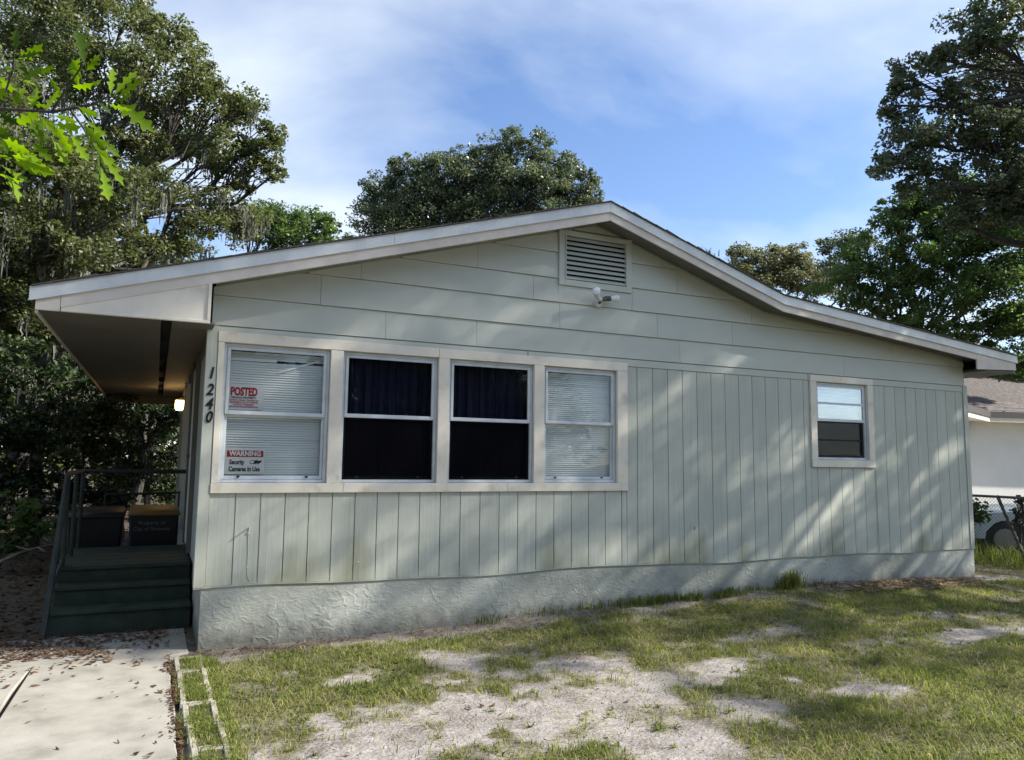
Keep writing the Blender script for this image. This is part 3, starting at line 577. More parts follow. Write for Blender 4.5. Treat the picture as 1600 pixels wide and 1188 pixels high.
# wall behind the boards with real openings
OPEN = [(0.051, 0.952), (1.066, 1.98), (2.091, 3.006), (3.123, 4.001)]
OZ = (1.36, 2.55); SO = (6.905, 7.80, 1.64, 2.60)
wb = MB(); wy0, wy1 = 0.012, 0.12
xsplit = [-0.04, OPEN[0][0]]+[v for o in zip([o[1] for o in OPEN], [o[0] for o in OPEN[1:]]+[None]) for v in o if v is not None]
segs = [(-0.04, 0.051), (0.952, 1.066), (1.98, 2.091), (3.006, 3.123), (4.001, SO[0]), (SO[1], 9.76)]
for a, b in segs: wb.box(a, b, wy0, wy1, 0.45, 2.62)
for a, b in OPEN: wb.box(a, b, wy0, wy1, 0.45, OZ[0]); wb.box(a, b, wy0, wy1, OZ[1], 2.62)
wb.box(SO[0], SO[1], wy0, wy1, 0.45, SO[2]); wb.box(SO[0], SO[1], wy0, wy1, SO[3], 2.62)
wb.prism([(-0.04, 2.62), (9.76, 2.62), (9.76, ztop(9.76)-0.12), (6.12, ztop(6.12)-0.12), (3.73, 4.16), (-0.04, ztop(-0.04)-0.12)], wy0, wy1)
wb.build('wall', M['siding'], H)
# left, back and right walls
sw = MB(); sw.box(-0.05, 0.10, 0.12, HD, 0.57, 2.85); sw.build('side_wall', M['siding'], H)
sw = MB(); sw.box(9.62, 9.76, 0.12, HD, 0.57, 3.0); sw.build('side_wall', M['siding'], H)
sw = MB(); sw.prism([(-0.05, 0.0), (9.76, 0.0), (9.76, ztop(9.76)-0.12), (6.12, ztop(6.12)-0.12), (3.73, 4.16), (-0.05, ztop(-0.04)-0.12)], HD, HD+0.12); sw.build('back_wall', M['siding'], H)
fl = MB(); fl.box(0.1, 9.62, 0.2, HD, 0.5, 0.56).box(0.1, 9.62, 2.2, 2.25, 0.56, 2.75).box(0.1, 9.62, 0.12, HD, 2.75, 2.78); fl.build('interior', M['dark'], H)
# vertical boards
P = 0.2032; GR = 0.0085
def botz(x): return 0.508-0.003*x+0.010*math.sin(x*1.9+0.6)+0.006*math.sin(x*4.3)+0.014*math.exp(-((x-3.9)/0.5)**2)
def vboard(x0, x1, z0, z1, wavy):
    b = MB(); zl, zr = (botz(x0), botz(x1)) if wavy else (z0, z0)
    fl_ = 0.006 if wavy else 0
    b.v = [(x0, -fl_, zl), (x1, -fl_, zr), (x1, 0.012, zr), (x0, 0.012, zl), (x0, 0, z1), (x1, 0, z1), (x1, 0.012, z1), (x0, 0.012, z1)]
    if wavy: pass
    b.f = [(0, 3, 2, 1), (4, 5, 6, 7), (0, 1, 5, 4), (1, 2, 6, 5), (2, 3, 7, 6), (3, 0, 4, 7)]
    b.build('siding_board', M['siding'], H)
nb = 48
for i in range(nb):
    x0 = i*P+GR/2; x1 = (i+1)*P-GR/2
    if i == 0: x0 = 0.0
    if i == nb-1: x1 = 9.70
    if x0 < 4.10:
        xm = min(x1, 4.128)
        if x1 <= 4.16: vboard(x0, x1, 0, 1.28, True)
        else:
            vboard(x0, 4.128, 0, 1.28, True); vboard(4.133, x1, 0, 2.607, True)
    elif x1 > 6.80 and x0 < 7.91:
        if x0 < 6.80: vboard(x0, 6.80, 0, 2.607, True); vboard(6.805, x1, 0, 1.545, True)
        elif x1 > 7.91: vboard(x0, 7.905, 0, 1.545, True); vboard(7.91, x1, 0, 2.607, True)
        else: vboard(x0, x1, 0, 1.545, True)
    else: vboard(x0, x1, 0, 2.607, True)
# bottom drip lip following the wavy edge
lip = MB(); lx = np.linspace(-0.09, 9.76, 60)
for a, b in zip(lx[:-1], lx[1:]):
    za, zb = botz(a)-0.002, botz(b)-0.002
    n0 = len(lip.v); lip.v += [(a, -0.014, za-0.010), (b, -0.014, zb-0.010), (b, -0.014, zb), (a, -0.014, za), (a, -0.001, za-0.010), (b, -0.001, zb-0.010), (b, -0.001, zb), (a, -0.001, za)]
    lip.f += [(n0, n0+1, n0+2, n0+3), (n0+3, n0+2, n0+6, n0+7), (n0, n0+4, n0+5, n0+1)]
lip.build('siding_edge_strip', M['siding'], H)
# scuffs, filler dabs and nail heads on the siding
def dab(x, z, w, h, col, y=-0.0085, nm='paint_scuff'):
    pts = [(x+w*math.cos(a)*(0.7+0.3*math.sin(3*a+x*9)), z+h*math.sin(a)*(0.75+0.25*math.cos(5*a+z*7))) for a in np.linspace(0, 2*math.pi, 11)[:-1]]
    MB().prism(pts, y, y+0.004).build(nm, col, H)
M['scuff'] = simple('bare_primer', (0.62, 0.62, 0.58), 0.8); M['algae'] = noisy('algae_stain', [(0.17, 0.17, 0.10), (0.30, 0.31, 0.24)], (25, 25, 25), 0.9); M['nail'] = simple('nail_head', (0.14, 0.14, 0.12), 0.7)
dab(1.268, 0.66, 0.011, 0.008, M['scuff']); dab(5.02, 0.86, 0.006, 0.018, M['nail'])
for zz in (0.72, 1.02): dab(0.17, zz, 0.004, 0.004, M['nail'])
for i in range(0, 48, 2):
    for zz in (0.66, 1.05, 1.6, 2.1, 2.5):
        xx = i*P+0.02
        if zz < 1.25 or (xx > 4.2 and not (6.75 < xx < 7.95)): dab(xx, zz+random.uniform(-.02, .02), 0.0035, 0.0035, M['nail'], y=-0.006 if zz < 1 else -0.003, nm='nail')
# corner boards
MB().box(-0.092, -0.004, -0.018, 0.012, botz(0)-0.004, 2.69).build('corner_board', M['siding'], H, bevel=0.002)
MB().box(-0.092, -0.074, 0.012, 0.10, botz(0)-0.004, 2.69).build('corner_board', M['siding'], H)
MB().box(9.705, 9.79, -0.016, 0.012, 0.46, 2.70).build('corner_board', M['siding'], H, bevel=0.002)
MB().box(9.772, 9.79, 0.012, 0.10, 0.46, 2.70).build('corner_board', M['siding'], H)
# frieze strip, in three lengths
for a, b in ((-0.004, 2.93), (2.94, 6.78), (6.785, 9.70)):
    MB().box(a, b, -0.008, 0.012, 2.611, 2.688).build('frieze_board', M['lap'], H, bevel=0.002)
# horizontal lap boards, clipped by the roof line
rows = [2.695, 2.955, 3.232, 3.485, 3.762, 4.03, 4.2]
joints = [[1.45, 2.37, 4.84, 7.4], [0.84, 3.30, 4.535, 5.6, 8.3], [1.2, 2.99, 4.21, 5.9], [2.364, 4.81], [2.66, 4.6], []]
VENT = (3.281, 4.192, 3.415, 4.01)
def clip_poly(pts, xa, xb, under):
    # pts rectangle clipped under the roof underside
    n = 24; up = []
    for i in range(n+1):
        x = xa+(xb-xa)*i/n; up.append(x)
    xsn = sorted(set(up+[p for p in (3.728, 6.122) if xa < p < xb]))
    z0, z1 = under
    seq = [(x, min(z1, ztop(x)-0.17)) for x in xsn]
    return z0, seq
for r_ in range(6):
    z0, z1 = rows[r_], rows[r_+1]-0.004
    xsj = [-0.06]+joints[r_]+[9.74]
    for a, b in zip(xsj[:-1], xsj[1:]):
        parts = [(a+0.0015, b-0.0015)]
        if z1 > VENT[2]+0.02 and z0 < VENT[3]:
            np_ = []
            for (c, d) in parts:
                if d <= VENT[0] or c >= VENT[1]: np_.append((c, d))
                else:
                    if c < VENT[0]: np_.append((c, VENT[0]))
                    if d > VENT[1]: np_.append((VENT[1], d))
            parts = np_
            if z0 < VENT[2] and a < VENT[1] and b > VENT[0]:
                c0, d0 = max(a, VENT[0])+0.0005, min(b, VENT[1])-0.0005
                MB().prism([(c0, z0), (d0, z0), (d0, VENT[2]-0.002), (c0, VENT[2]-0.002)], -0.011, 0.012).build('lap_board', M['lap'], H)
        for c, d in parts:
            n = max(2, int((d-c)/0.05)); X_ = np.linspace(c, d, n); X_ = np.array(sorted(set(list(X_)+[p for p in (3.728, 6.122) if c < p < d])))
            zt = np.array([min(z1, ztop(x)-0.17) for x in X_]); ok = zt > z0+0.003
            if ok.sum() < 2: continue
            X_ = X_[ok]; zt = zt[ok]; n = len(X_)
            # drop redundant points on straight runs
            keep = [0]+[i for i in range(1, n-1) if abs((zt[i]-zt[i-1])/(X_[i]-X_[i-1])-(zt[i+1]-zt[i])/(X_[i+1]-X_[i])) > 1e-4]+[n-1]
            X_ = X_[keep]; zt = zt[keep]; n = len(X_)
            b_ = MB()
            for x, z in zip(X_, zt):
                t_ = (z-z0)/(z1-z0); yf = -0.016+0.015*t_
                b_.v += [(x, -0.016, z0), (x, yf, z), (x, 0.012, z), (x, 0.012, z0)]
            for i in range(n-1):
                o_ = 4*i; b_.f += [(o_, o_+4, o_+5, o_+1), (o_+1, o_+5, o_+6, o_+2), (o_+3, o_+7, o_+4, o_)]
            b_.f += [(0, 1, 2, 3), (4*n-1, 4*n-2, 4*n-3, 4*n-4)]
            b_.build('lap_board', M['lap'], H)
# the piece of row three below the vent
# ------------------------------------------------------------------ gable vent
vt = MB(); x0, x1, z0, z1 = VENT
vt.box(x0, x0+0.07, -0.03, 0.012, z0, z1).box(x1-0.07, x1, -0.03, 0.012, z0, z1).box(x0+0.07, x1-0.07, -0.03, 0.012, z0, z0+0.065).box(x0+0.07, x1-0.07, -0.03, 0.012, z1-0.055, z1)
gv = vt.build('gable_vent', M['lap'], H, bevel=0.003)
MB().box(x0+0.07, x1-0.07, 0.004, 0.010, z0+0.065, z1-0.055).build('vent_back', M['dark'], gv)
fr = MB(); a, b, c, d = x0+0.07, x1-0.07, z0+0.065, z1-0.055
fr.box(a, a+0.012, -0.038, 0.0, c, d).box(b-0.012, b, -0.038, 0.0, c, d); fr.build('vent_frame', M['lap'], gv)
nl = 9; hh = (d-c)/nl
lm = None
for i in range(nl):
    z = c+i*hh
    l_ = MB().prism_x([(-0.036, z+0.006), (-0.032, z+0.004), (0.0, z+hh*0.80), (-0.004, z+hh*0.86)], a+0.014, b-0.014)
    l_.build('louvre', M['lap'], gv)
# ------------------------------------------------------------------ window trim and windows
def trim(x0, x1, z0, z1, y=-0.024, p=H):
    return MB().box(x0, x1, y, 0.05, z0, z1).build('window_trim', M['trim'], p, bevel=0.002)
trim(-0.002, 1.98, 2.553, 2.642, -0.026); trim(1.983, 4.131, 2.551, 2.640, -0.026)
trim(-0.002, 1.10, 1.277, 1.358, -0.027); trim(1.103, 2.72, 1.277, 1.358, -0.027); trim(2.723, 4.131, 1.277, 1.358, -0.027)
trim(0.0, 0.050, 1.359, 2.551)
for a, b in ((0.953, 1.065), (1.981, 2.090), (3.007, 3.122), (4.002, 4.130)): trim(a, b, 1.359, 2.550)
def frame(b, x0, x1, z0, z1, w, y0, y1, wt=None, wbm=None):
    wt = w if wt is None else wt; wbm = w if wbm is None else wbm
    b.box(x0, x0+w, y0, y1, z0, z1).box(x1-w, x1, y0, y1, z0, z1).box(x0+w, x1-w, y0, y1, z1-wt, z1).box(x0+w, x1-w, y0, y1, z0, z0+wbm)
    return b
def window(x0, x1, z0, z1, label, zm=None, awn=False, scr=False):
    zm = zm or (z0+z1)/2+0.005
    w = frame(MB(), x0+0.002, x1-0.002, z0+0.002, z1-0.002, 0.026, 0.018, 0.075).build('window', M['alu'], H, bevel=0.002); w['label'] = label
    a, b = x0+0.030, x1-0.030
    frame(MB(), a, b, zm-0.004, z1-0.030, 0.026, 0.010, 0.034, 0.024, 0.034).build('upper_sash', M['alu'], w, bevel=0.002)
    frame(MB(), a, b, z0+0.030, zm+0.006, 0.022, 0.040, 0.062, 0.026, 0.030).build('lower_sash', M['alu'], w, bevel=0.002)
    MB().box(a+0.024, b-0.024, 0.0215, 0.0225, zm+0.028, z1-0.052).build('pane', M['glass'], w)
    MB().box(a+0.020, b-0.020, 0.0505, 0.0515, z0+0.058, zm-0.018).build('pane', M['glass'], w)
    if scr: MB().box(a+0.002, b-0.002, 0.036, 0.0365, z0+0.032, zm-0.006).build('insect_screen', M['screen_thin'] if awn else M['screen'], w)
    for k in (0.16, 0.84):
        MB().box(a+(b-a)*k-0.012, a+(b-a)*k+0.012, 0.030, 0.040, z0+0.046, z0+0.060).build('latch', M['num'], w)
    if awn:
        MB().box(a+0.02, b-0.02, 0.012, 0.026, z1-0.27, z1-0.245).build('muntin', M['alu'], w)
        MB().box(a+0.02, b-0.02, 0.042, 0.056, z0+0.235, z0+0.255).build('muntin', M['alu'], w)
    return w
window(*OPEN[0], *OZ, 'leftmost window, white blind and two signs behind the glass', 1.945)
window(*OPEN[1], *OZ, 'second window from the left, dark glass over a navy curtain', 1.955, scr=True)
window(*OPEN[2], *OZ, 'third window from the left, dark glass over a navy curtain', 1.958, scr=True)
window(*OPEN[3], *OZ, 'fourth window from the left, white blind behind the glass', 1.965)
window(SO[0], SO[1], SO[2], SO[3], 'small window on the right with a blind and dark lower half', 2.12, awn=True, scr=True)
trim(6.807, 7.902, 2.602, 2.680, -0.026); trim(6.807, 7.902, 1.548, 1.638, -0.026); trim(6.807, 6.904, 1.6395, 2.6005); trim(7.801, 7.902, 1.6395, 2.6005)
# blinds
def blind(name, label, x0, x1, z0, z1, y=0.098, skip=(), yaw=0, tilt=1.08):
    t = thing(name, label, 'blind', ((x0+x1)/2, y, z0), 'white mini blinds behind the windows')
    MB().box(x0, x1, y-0.014, y+0.012, z1-0.026, z1).build('head_rail', M['slat'], t)
    W_ = x1-x0; me = bpy.data.meshes.new('slat')
    c, s = math.cos(tilt)*0.0125, math.sin(tilt)*0.0125
    vv = []; 
    for xx in (-W_/2, -W_/6, W_/6, W_/2):
        sag = -0.0015*(1-(2*xx/W_)**2)
        vv += [(xx, -c, -s+sag), (xx, -0.0022, 0.0015+sag), (xx, c, s+sag)]
    ff = [(3*i+j, 3*i+3+j, 3*i+4+j, 3*i+1+j) for i in range(3) for j in range(2)]
    me.from_pydata(vv, [], ff); me.materials.append(M['slat'])
    z = z1-0.045; i = 0
    while z > z0+0.02:
        if i not in skip:
            o = link('slat', me, t, ((x0+x1)/2-t.location.x, 0, z-t.location.z)); o.rotation_euler = (random.gauss(0, 0.05), random.gauss(0, 0.0016), 0)
        z -= 0.0212; i += 1
    MB().box(x0, x1, y-0.010, y+0.010, z0, z0+0.014).build('bottom_rail', M['slat'], t)
    for k in (0.14, 0.86):
        MB().tube([(x0+W_*k, y-0.014, z0+0.01), (x0+W_*k, y-0.014, z1-0.02)], 0.0012, 4).build('ladder_cord', M['slat'], t)
    return t
b1 = blind('window_blind', 'white mini blind with a broken slat, in the leftmost window', 0.085, 0.925, 1.40, 2.53, skip=(3,))
br = MB().box(0, 0.45, 0.097, 0.099, 2.455, 2.478); 
# the left half of the broken slat still in place, the right end hanging down
MB().box(0.085, 0.50, 0.092, 0.100, 2.415, 2.436).build('slat', M['slat'], b1)
hs = MB(); hs.v = [(0.515, 0.080, 2.318), (0.520, 0.082, 2.338), (0.870, 0.086, 2.462), (0.872, 0.084, 2.446)]; hs.f = [(0, 3, 2, 1)]; hs.build('broken_slat', M['slat'], b1)['label'] = 'broken slat hanging askew'
blind('window_blind', 'white mini blind in the fourth window, right end of the window row', 3.155, 3.972, 1.40, 2.53)
blind('window_blind', 'white mini blind in the small square window', 6.94, 7.77, 1.68, 2.58)
# curtains
def curtain(x0, x1, label):
    b = MB(); n = 60; z0, z1 = 1.30, 2.6
    for i in range(n+1):
        x = x0+(x1-x0)*i/n; y = 0.17+0.018*math.sin(i*0.9)+0.010*math.sin(i*2.3+1); b.v += [(x, y, z0), (x, y+0.004, z1)]
    b.f = [(2*i, 2*i+2, 2*i+3, 2*i+1) for i in range(n)]
    o = b.build('curtain', M['curtain'], None, smooth=True)
    for v in o.data.vertices: v.co.x -= x0; v.co.z -= z0
    o.location = (x0, 0, z0); tag(o, label, 'curtain', 'navy curtains behind the dark windows')
curtain(1.02, 2.02, 'navy curtain behind the second window from the left')
curtain(2.05, 3.06, 'navy curtain behind the third window from the left')
# ------------------------------------------------------------------ roof
RS = thing  # (roof is a part of the house)
rf = MB(); up = TOP; dn = [(x, z-0.10) for x, z in TOP]
rf.prism([(p[0], p[1]-0.004) for p in up]+[(p[0], p[1]-0.11) for p in up[::-1]], YO+0.01, HD+0.3)
roof = rf.build('roof', M['shingle'], H)
sh = MB()
for (xa, za), (xb, zb) in zip(TOP[:-1], TOP[1:]):
    L = math.hypot(xb-xa, zb-za); n = int(L/0.14)
    for i in range(n):
        t0, t1 = i/n, (i+1.12)/n; dz = 0.007+0.005*((i*7) % 3); y0 = YO-0.03-0.010*random.random()
        t1 = min(t1, 1)
        pa = (xa+(xb-xa)*t0, za+(zb-za)*t0+0.001); pb = (xa+(xb-xa)*t1, za+(zb-za)*t1+0.001)
        e0 = 0.004 if zb > za else dz; e1 = dz if zb > za else 0.004
        sh.prism([pa, pb, (pb[0], pb[1]+e1+0.004), (pa[0], pa[1]+e0+0.004)], y0, HD+0.3)
sh.build('shingle_courses', M['shingle'], roof)['kind'] = 'stuff'
def strip(name, x0, x1, o0, o1, y0, y1, m_, bevel=0.0015):
    xs_ = [x0]+[p[0] for p in TOP if x0+0.001 < p[0] < x1-0.001]+[x1]
    pts = [(x, ztop(x)+o1) for x in xs_]+[(x, ztop(x)+o0) for x in xs_[::-1]]
    return MB().prism(pts, y0, y1).build(name, m_, H, bevel=bevel)
strip('drip_edge', -1.345, 1.42, -0.098, -0.001, YO-0.016, YO-0.004, M['drip'])
strip('drip_edge', 1.423, 3.728, -0.099, -0.001, YO-0.015, YO-0.004, M['drip'])
strip('drip_edge', 3.729, 7.9, -0.099, -0.001, YO-0.016, YO-0.004, M['drip'])
strip('drip_edge', 7.903, 10.47, -0.097, -0.001, YO-0.015, YO-0.004, M['drip'])
strip('drip_edge_hem', -1.346, 10.471, -0.106, -0.0975, YO-0.022, YO-0.006, M['drip'], 0)
strip('fascia_board', -1.14, 3.7265, -0.198, -0.08, YO-0.003, YO+0.016, M['fascia'])
strip('fascia_board', 3.7285, 9.60, -0.190, -0.08, YO-0.003, YO+0.016, M['fascia'])
# boxed returns
pt = [(-1.303, ztop(-1.303)-0.10), (-1.143, ztop(-1.143)-0.10), (-1.143, 2.652), (-1.303, 2.652)]
MB().prism(pt, YO-0.001, YO+0.018).build('fascia_board', M['fascia'], H, bevel=0.002)
pt = [(-1.137, ztop(-1.137)-0.194), (-0.095, ztop(-0.095)-0.194), (-0.095, 2.652), (-1.137, 2.652)]
MB().prism(pt, YO+0.002, YO+0.02).build('eave_return', M['trim'], H, bevel=0.002)
MB().prism([(-1.137, 2.652), (-0.090, 2.652), (-0.090, 2.676), (-1.137, 2.668)], YO-0.014, YO+0.001).build('eave_moulding', M['trim'], H, bevel=0.002)
MB().prism([(-0.115, 2.677), (-0.090, 2.677), (-0.090, ztop(-.09)-0.20), (-0.115, ztop(-.115)-0.20)], YO-0.013, YO+0.001).build('eave_moulding', M['trim'], H, bevel=0.002)
MB().box(-0.108, -0.094, YO+0.02, 0.0, 2.655, 2.90).build('eave_return', M['trim'], H)
MB().prism([(9.603, ztop(9.603)-0.10), (10.445, ztop(10.445)-0.10), (10.445, 2.93), (9.603, 2.895)], YO-0.004, YO+0.018).build('fascia_board', M['fascia'], H, bevel=0.002)
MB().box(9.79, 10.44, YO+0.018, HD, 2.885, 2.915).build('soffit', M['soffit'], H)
MB().box(10.425, 10.445, YO+0.018, HD+0.3, 2.90, 3.04).build('fascia_board', M['fascia'], H)
# rake soffit
pts = [(x, ztop(x)-0.115) for x, _ in [(-0.09, 0)]+TOP[1:3]+[(10.42, 0)]]; pts2 = [(x, z-0.02) for x, z in pts[::-1]]
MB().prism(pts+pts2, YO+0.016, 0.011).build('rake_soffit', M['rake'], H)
# porch soffit, gap and inner ceiling
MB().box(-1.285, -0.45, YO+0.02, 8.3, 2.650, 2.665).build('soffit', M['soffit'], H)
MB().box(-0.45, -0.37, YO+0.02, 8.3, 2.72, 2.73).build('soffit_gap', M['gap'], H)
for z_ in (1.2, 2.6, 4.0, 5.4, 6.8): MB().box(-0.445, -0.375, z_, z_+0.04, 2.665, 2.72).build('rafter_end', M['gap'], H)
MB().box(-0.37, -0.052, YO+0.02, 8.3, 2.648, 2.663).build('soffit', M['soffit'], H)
MB().box(-1.305, -1.285, YO+0.018, 8.6, 2.63, 2.80).build('fascia_board', M['fascia'], H)
MB().box(-1.285, -0.052, 8.3, 8.36, 2.52, 2.80).build('end_beam', M['soffit'], H)
MB().box(-0.075, -0.051, 0.2, 8.3, 2.56, 2.645).build('wall_moulding', M['soffit'], H)
# front door in the side wall, its trim, and a screen door frame
dr = MB().box(-0.075, -0.051, 1.75, 2.70, 0.62, 2.63).build('door', M['trim'], H)
MB().box(-0.095, -0.052, 1.66, 1.74, 0.60, 2.70).build('door_trim', M['soffit'], H); MB().box(-0.095, -0.052, 2.71, 2.79, 0.60, 2.70).build('door_trim', M['soffit'], H)
MB().tube([(-0.10, 1.86, 1.58), (-0.13, 1.86, 1.58)], 0.02, 10).build('handle', M['galv'], dr)
MB().box(-0.09, -0.052, 4.3, 4.36, 0.6, 2.64).build('door_trim', M['trim'], H); MB().box(-0.09, -0.052, 5.2, 5.26, 0.6, 2.64).build('door_trim', M['trim'], H)
MB().tube([(-0.07, 5.6, 0.8), (-0.07, 5.6, 2.35)], 0.012, 6).build('conduit', M['trim'], H)
# ridge weed
wd = blades(3.86+rng.normal(0, 0.05, 40), YO+0.15+rng.normal(0, 0.05, 40), 4.25+0*rng.normal(0, 1, 40), rng.uniform(.05, .14, 40), rng.uniform(.006, .012, 40), rng.uniform(0, .5, 40), .6, name='roof_weed', label='small dark weed sprouting by the roof ridge', cat='weed')
wd = blades(5.05+rng.normal(0, 0.06, 60), YO+0.1+rng.normal(0, 0.05, 60), 3.88+0*rng.normal(0, 1, 60), rng.uniform(.05, .15, 60), rng.uniform(.006, .014, 60), rng.uniform(0, .4, 60), .7, name='roof_weed', label='small dark weed sprouting halfway down the right roof slope', cat='weed')
# ------------------------------------------------------------------ things fixed on the house
# floodlight
FL = thing('floodlight', 'twin-head white security floodlight with two bulbs under the gable vent', 'floodlight', (3.76, -0.012, 3.265))
MB().tube([(3.76, -0.014, 3.262), (3.76, -0.045, 3.262)], [0.05, 0.042], 16).build('base_plate', M['whitem'], FL, smooth=True)
MB().tube([(3.76, -0.045, 3.262), (3.755, -0.085, 3.275), (3.76, -0.09, 3.30)], 0.014, 8).build('swivel', M['galv'], FL, smooth=True)
MB().tube([(3.755, -0.085, 3.285), (3.70, -0.11, 3.30), (3.66, -0.155, 3.335)], [0.020, 0.026, 0.034], 12).build('lamp_holder', M['whitem'], FL, smooth=True)
MB().tube([(3.66, -0.155, 3.335), (3.645, -0.175, 3.345), (3.63, -0.195, 3.352), (3.625, -0.205, 3.354)], [0.030, 0.042, 0.044, 0.030], 16).build('bulb', M['bulb'], FL, smooth=True)
MB().tube([(3.765, -0.085, 3.288), (3.81, -0.09, 3.305), (3.865, -0.095, 3.31)], [0.018, 0.028, 0.028], 12).build('lamp_holder', M['galv'], FL, smooth=True)
MB().tube([(3.865, -0.095, 3.31), (3.885, -0.097, 3.312), (3.92, -0.10, 3.314), (3.955, -0.102, 3.316), (3.965, -0.103, 3.317)], [0.024, 0.026, 0.040, 0.042, 0.025], 16).build('bulb', M['bulb'], FL, smooth=True)
# house number
HN = thing('house_number', 'four black numerals 1240 stepping down the left corner board', 'house number', (-0.05, -0.019, 1.86))
for dgt, x, z in (('1', -0.045, 2.277), ('2', -0.048, 2.135), ('4', -0.050, 2.015), ('0', -0.047, 1.905)):
    text('digit', dgt, 0.135, (x, -0.022, z), M['num'], HN, sx=0.80, bold=0.0035, shear=0.22, ext=0.003)
# porch light
PL = thing('porch_light', 'lit yellow jar-shaped porch light on the side wall', 'porch light', (-0.05, 6.2, 2.40))
MB().box(-0.062, -0.051, 6.14, 6.26, 2.33, 2.47).build('back_plate', M['whitem'], PL)
MB().tube([(-0.06, 6.2, 2.44), (-0.09, 6.2, 2.49), (-0.13, 6.2, 2.485)], 0.012, 8).build('arm', M['whitem'], PL)
MB().tube([(-0.13, 6.2, 2.485), (-0.13, 6.2, 2.47), (-0.13, 6.2, 2.455)], [0.025, 0.055, 0.064], 14).build('cap', M['whitem'], PL, smooth=True)
MB().tube([(-0.13, 6.2, 2.455), (-0.13, 6.2, 2.40), (-0.13, 6.2, 2.33), (-0.13, 6.2, 2.30)], [0.058, 0.064, 0.060, 0.045], 14).build('lamp_glass', M['lampglass'], PL, smooth=True)
pl = bpy.data.lights.new('porch_bulb', 'POINT'); pl.energy = 1.3; pl.color = (1.0, 0.55, 0.22); pl.shadow_soft_size = 0.08
plo = bpy.data.objects.new('porch_bulb', pl); C.objects.link(plo); plo.location = (-0.27, 6.2, 2.40); plo.parent = None
# signs taped behind the glass
PS = thing('posted_sign', 'white POSTED sign with red lettering in the upper left window', 'sign', (0.24, 0.078, 1.99))
MB().box(0.092, 0.398, 0.078, 0.080, 1.985, 2.205).build('sheet', M['signw'], PS)
text('lettering', 'POSTED', 0.098, (0.236, 0.0765, 2.140), M['signred'], PS, sx=0.62, bold=0.0042)
text('lettering', 'PRIVATE PROPERTY', 0.022, (0.236, 0.0765, 2.090), M['signblk'], PS, sx=1.05, bold=0.0006)
for i, s_ in enumerate(('HUNTING, FISHING, TRAPPING OR', 'TRESPASSING FOR ANY PURPOSE', 'IS STRICTLY FORBIDDEN', 'VIOLATORS WILL BE PROSECUTED')):
    text('lettering', s_, 0.018, (0.236, 0.0765, 2.068-0.019*i), M['signred'], PS, sx=0.86, bold=0.0003)
WS = thing('warning_sign', 'WARNING security cameras sign, red header, in the lower left window', 'sign', (0.26, 0.078, 1.435))
MB().box(0.108, 0.432, 0.078, 0.080, 1.432, 1.652).build('sheet', M['signw'], WS)
MB().box(0.122, 0.420, 0.0770, 0.0778, 1.580, 1.636).build('header_band', M['signred'], WS)
text('lettering', 'WARNING', 0.058, (0.271, 0.0755, 1.608), M['signw'], WS, sx=0.92, bold=0.0022)
text('lettering', 'Security', 0.056, (0.205, 0.0760, 1.535), M['signblk'], WS, sx=0.66, bold=0.0016)
text('lettering', 'Cameras In Use', 0.056, (0.268, 0.0760, 1.476), M['signblk'], WS, sx=0.70, bold=0.0018)
cm = MB(); cm.prism([(0.345, 1.525), (0.352, 1.552), (0.375, 1.556), (0.382, 1.534), (0.360, 1.520)], 0.0762, 0.0772).prism([(0.366, 1.545), (0.405, 1.553), (0.408, 1.540), (0.384, 1.522), (0.378, 1.514)], 0.0764, 0.0773)
cm.prism([(0.308, 1.5315), (0.318, 1.5515), (0.346, 1.5535), (0.354, 1.5415), (0.344, 1.5225), (0.318, 1.5195)], 0.0764, 0.0773); cm.build('camera_icon', M['signblk'], WS)
MB().prism([(0.313, 1.533), (0.322, 1.547), (0.340, 1.549), (0.346, 1.541), (0.338, 1.528), (0.322, 1.525)], 0.0756, 0.0762).build('icon_lens', M['signw'], WS)
# cable and its clips low on the siding
CB = thing('cable', 'thin painted cable with two clips running down the lower left boards', 'cable', (0.32, -0.004, 0.54))
MB().tube([(0.322, -0.008, 0.99), (0.320, -0.006, 0.90), (0.324, -0.006, 0.78), (0.322, -0.006, 0.66), (0.330, -0.006, 0.57), (0.352, -0.008, 0.545)], 0.0042, 6).build('wire', M['siding'], CB, smooth=True)
MB().tube([(0.322, -0.006, 0.985), (0.322, -0.075, 0.99)], 0.006, 6).build('hook', M['whitem'], CB)
MB().box(0.312, 0.332, -0.014, -0.001, 0.935, 0.950).build('clip', M['whitem'], CB); MB().box(0.315, 0.331, -0.012, -0.001, 0.655, 0.667).build('clip', M['whitem'], CB)

# ------------------------------------------------------------------ porch steps, rail, bins
PSx = (-1.20, -0.055)
ST = thing('porch_steps', 'dark green painted wooden steps and landing at the side door', 'steps', (-0.62, 0.95, 0.0))
def step(y0, y1, z0, z1, nm='step'):
    b = MB(); b.box(PSx[0]+0.01, PSx[1], y0+0.03, y1, z0, z1-0.035); b.build('riser', M['green'], ST)
    MB().box(PSx[0], PSx[1]+0.002, y0, y1, z1-0.035, z1).build('tread', M['green'], ST, bevel=0.006)
step(0.94, 1.235, 0.0, 0.222); step(1.235, 1.49, 0.0, 0.385)
MB().box(PSx[0]+0.01, PSx[1], 1.52, 3.1, 0.0, 0.50).build('riser', M['green'], ST)
for i in range(11): MB().box(PSx[0]-0.01, PSx[1]+0.004, 1.49+i*0.147, 1.49+i*0.147+0.141, 0.50, 0.538+0.002*(i % 2)).build('deck_board', M['green'], ST, bevel=0.004)
RL = thing('railing', 'dark green metal pipe railing along the left side of the landing', 'railing', (-1.2, 0.85, 0.0))
r0 = 0.021
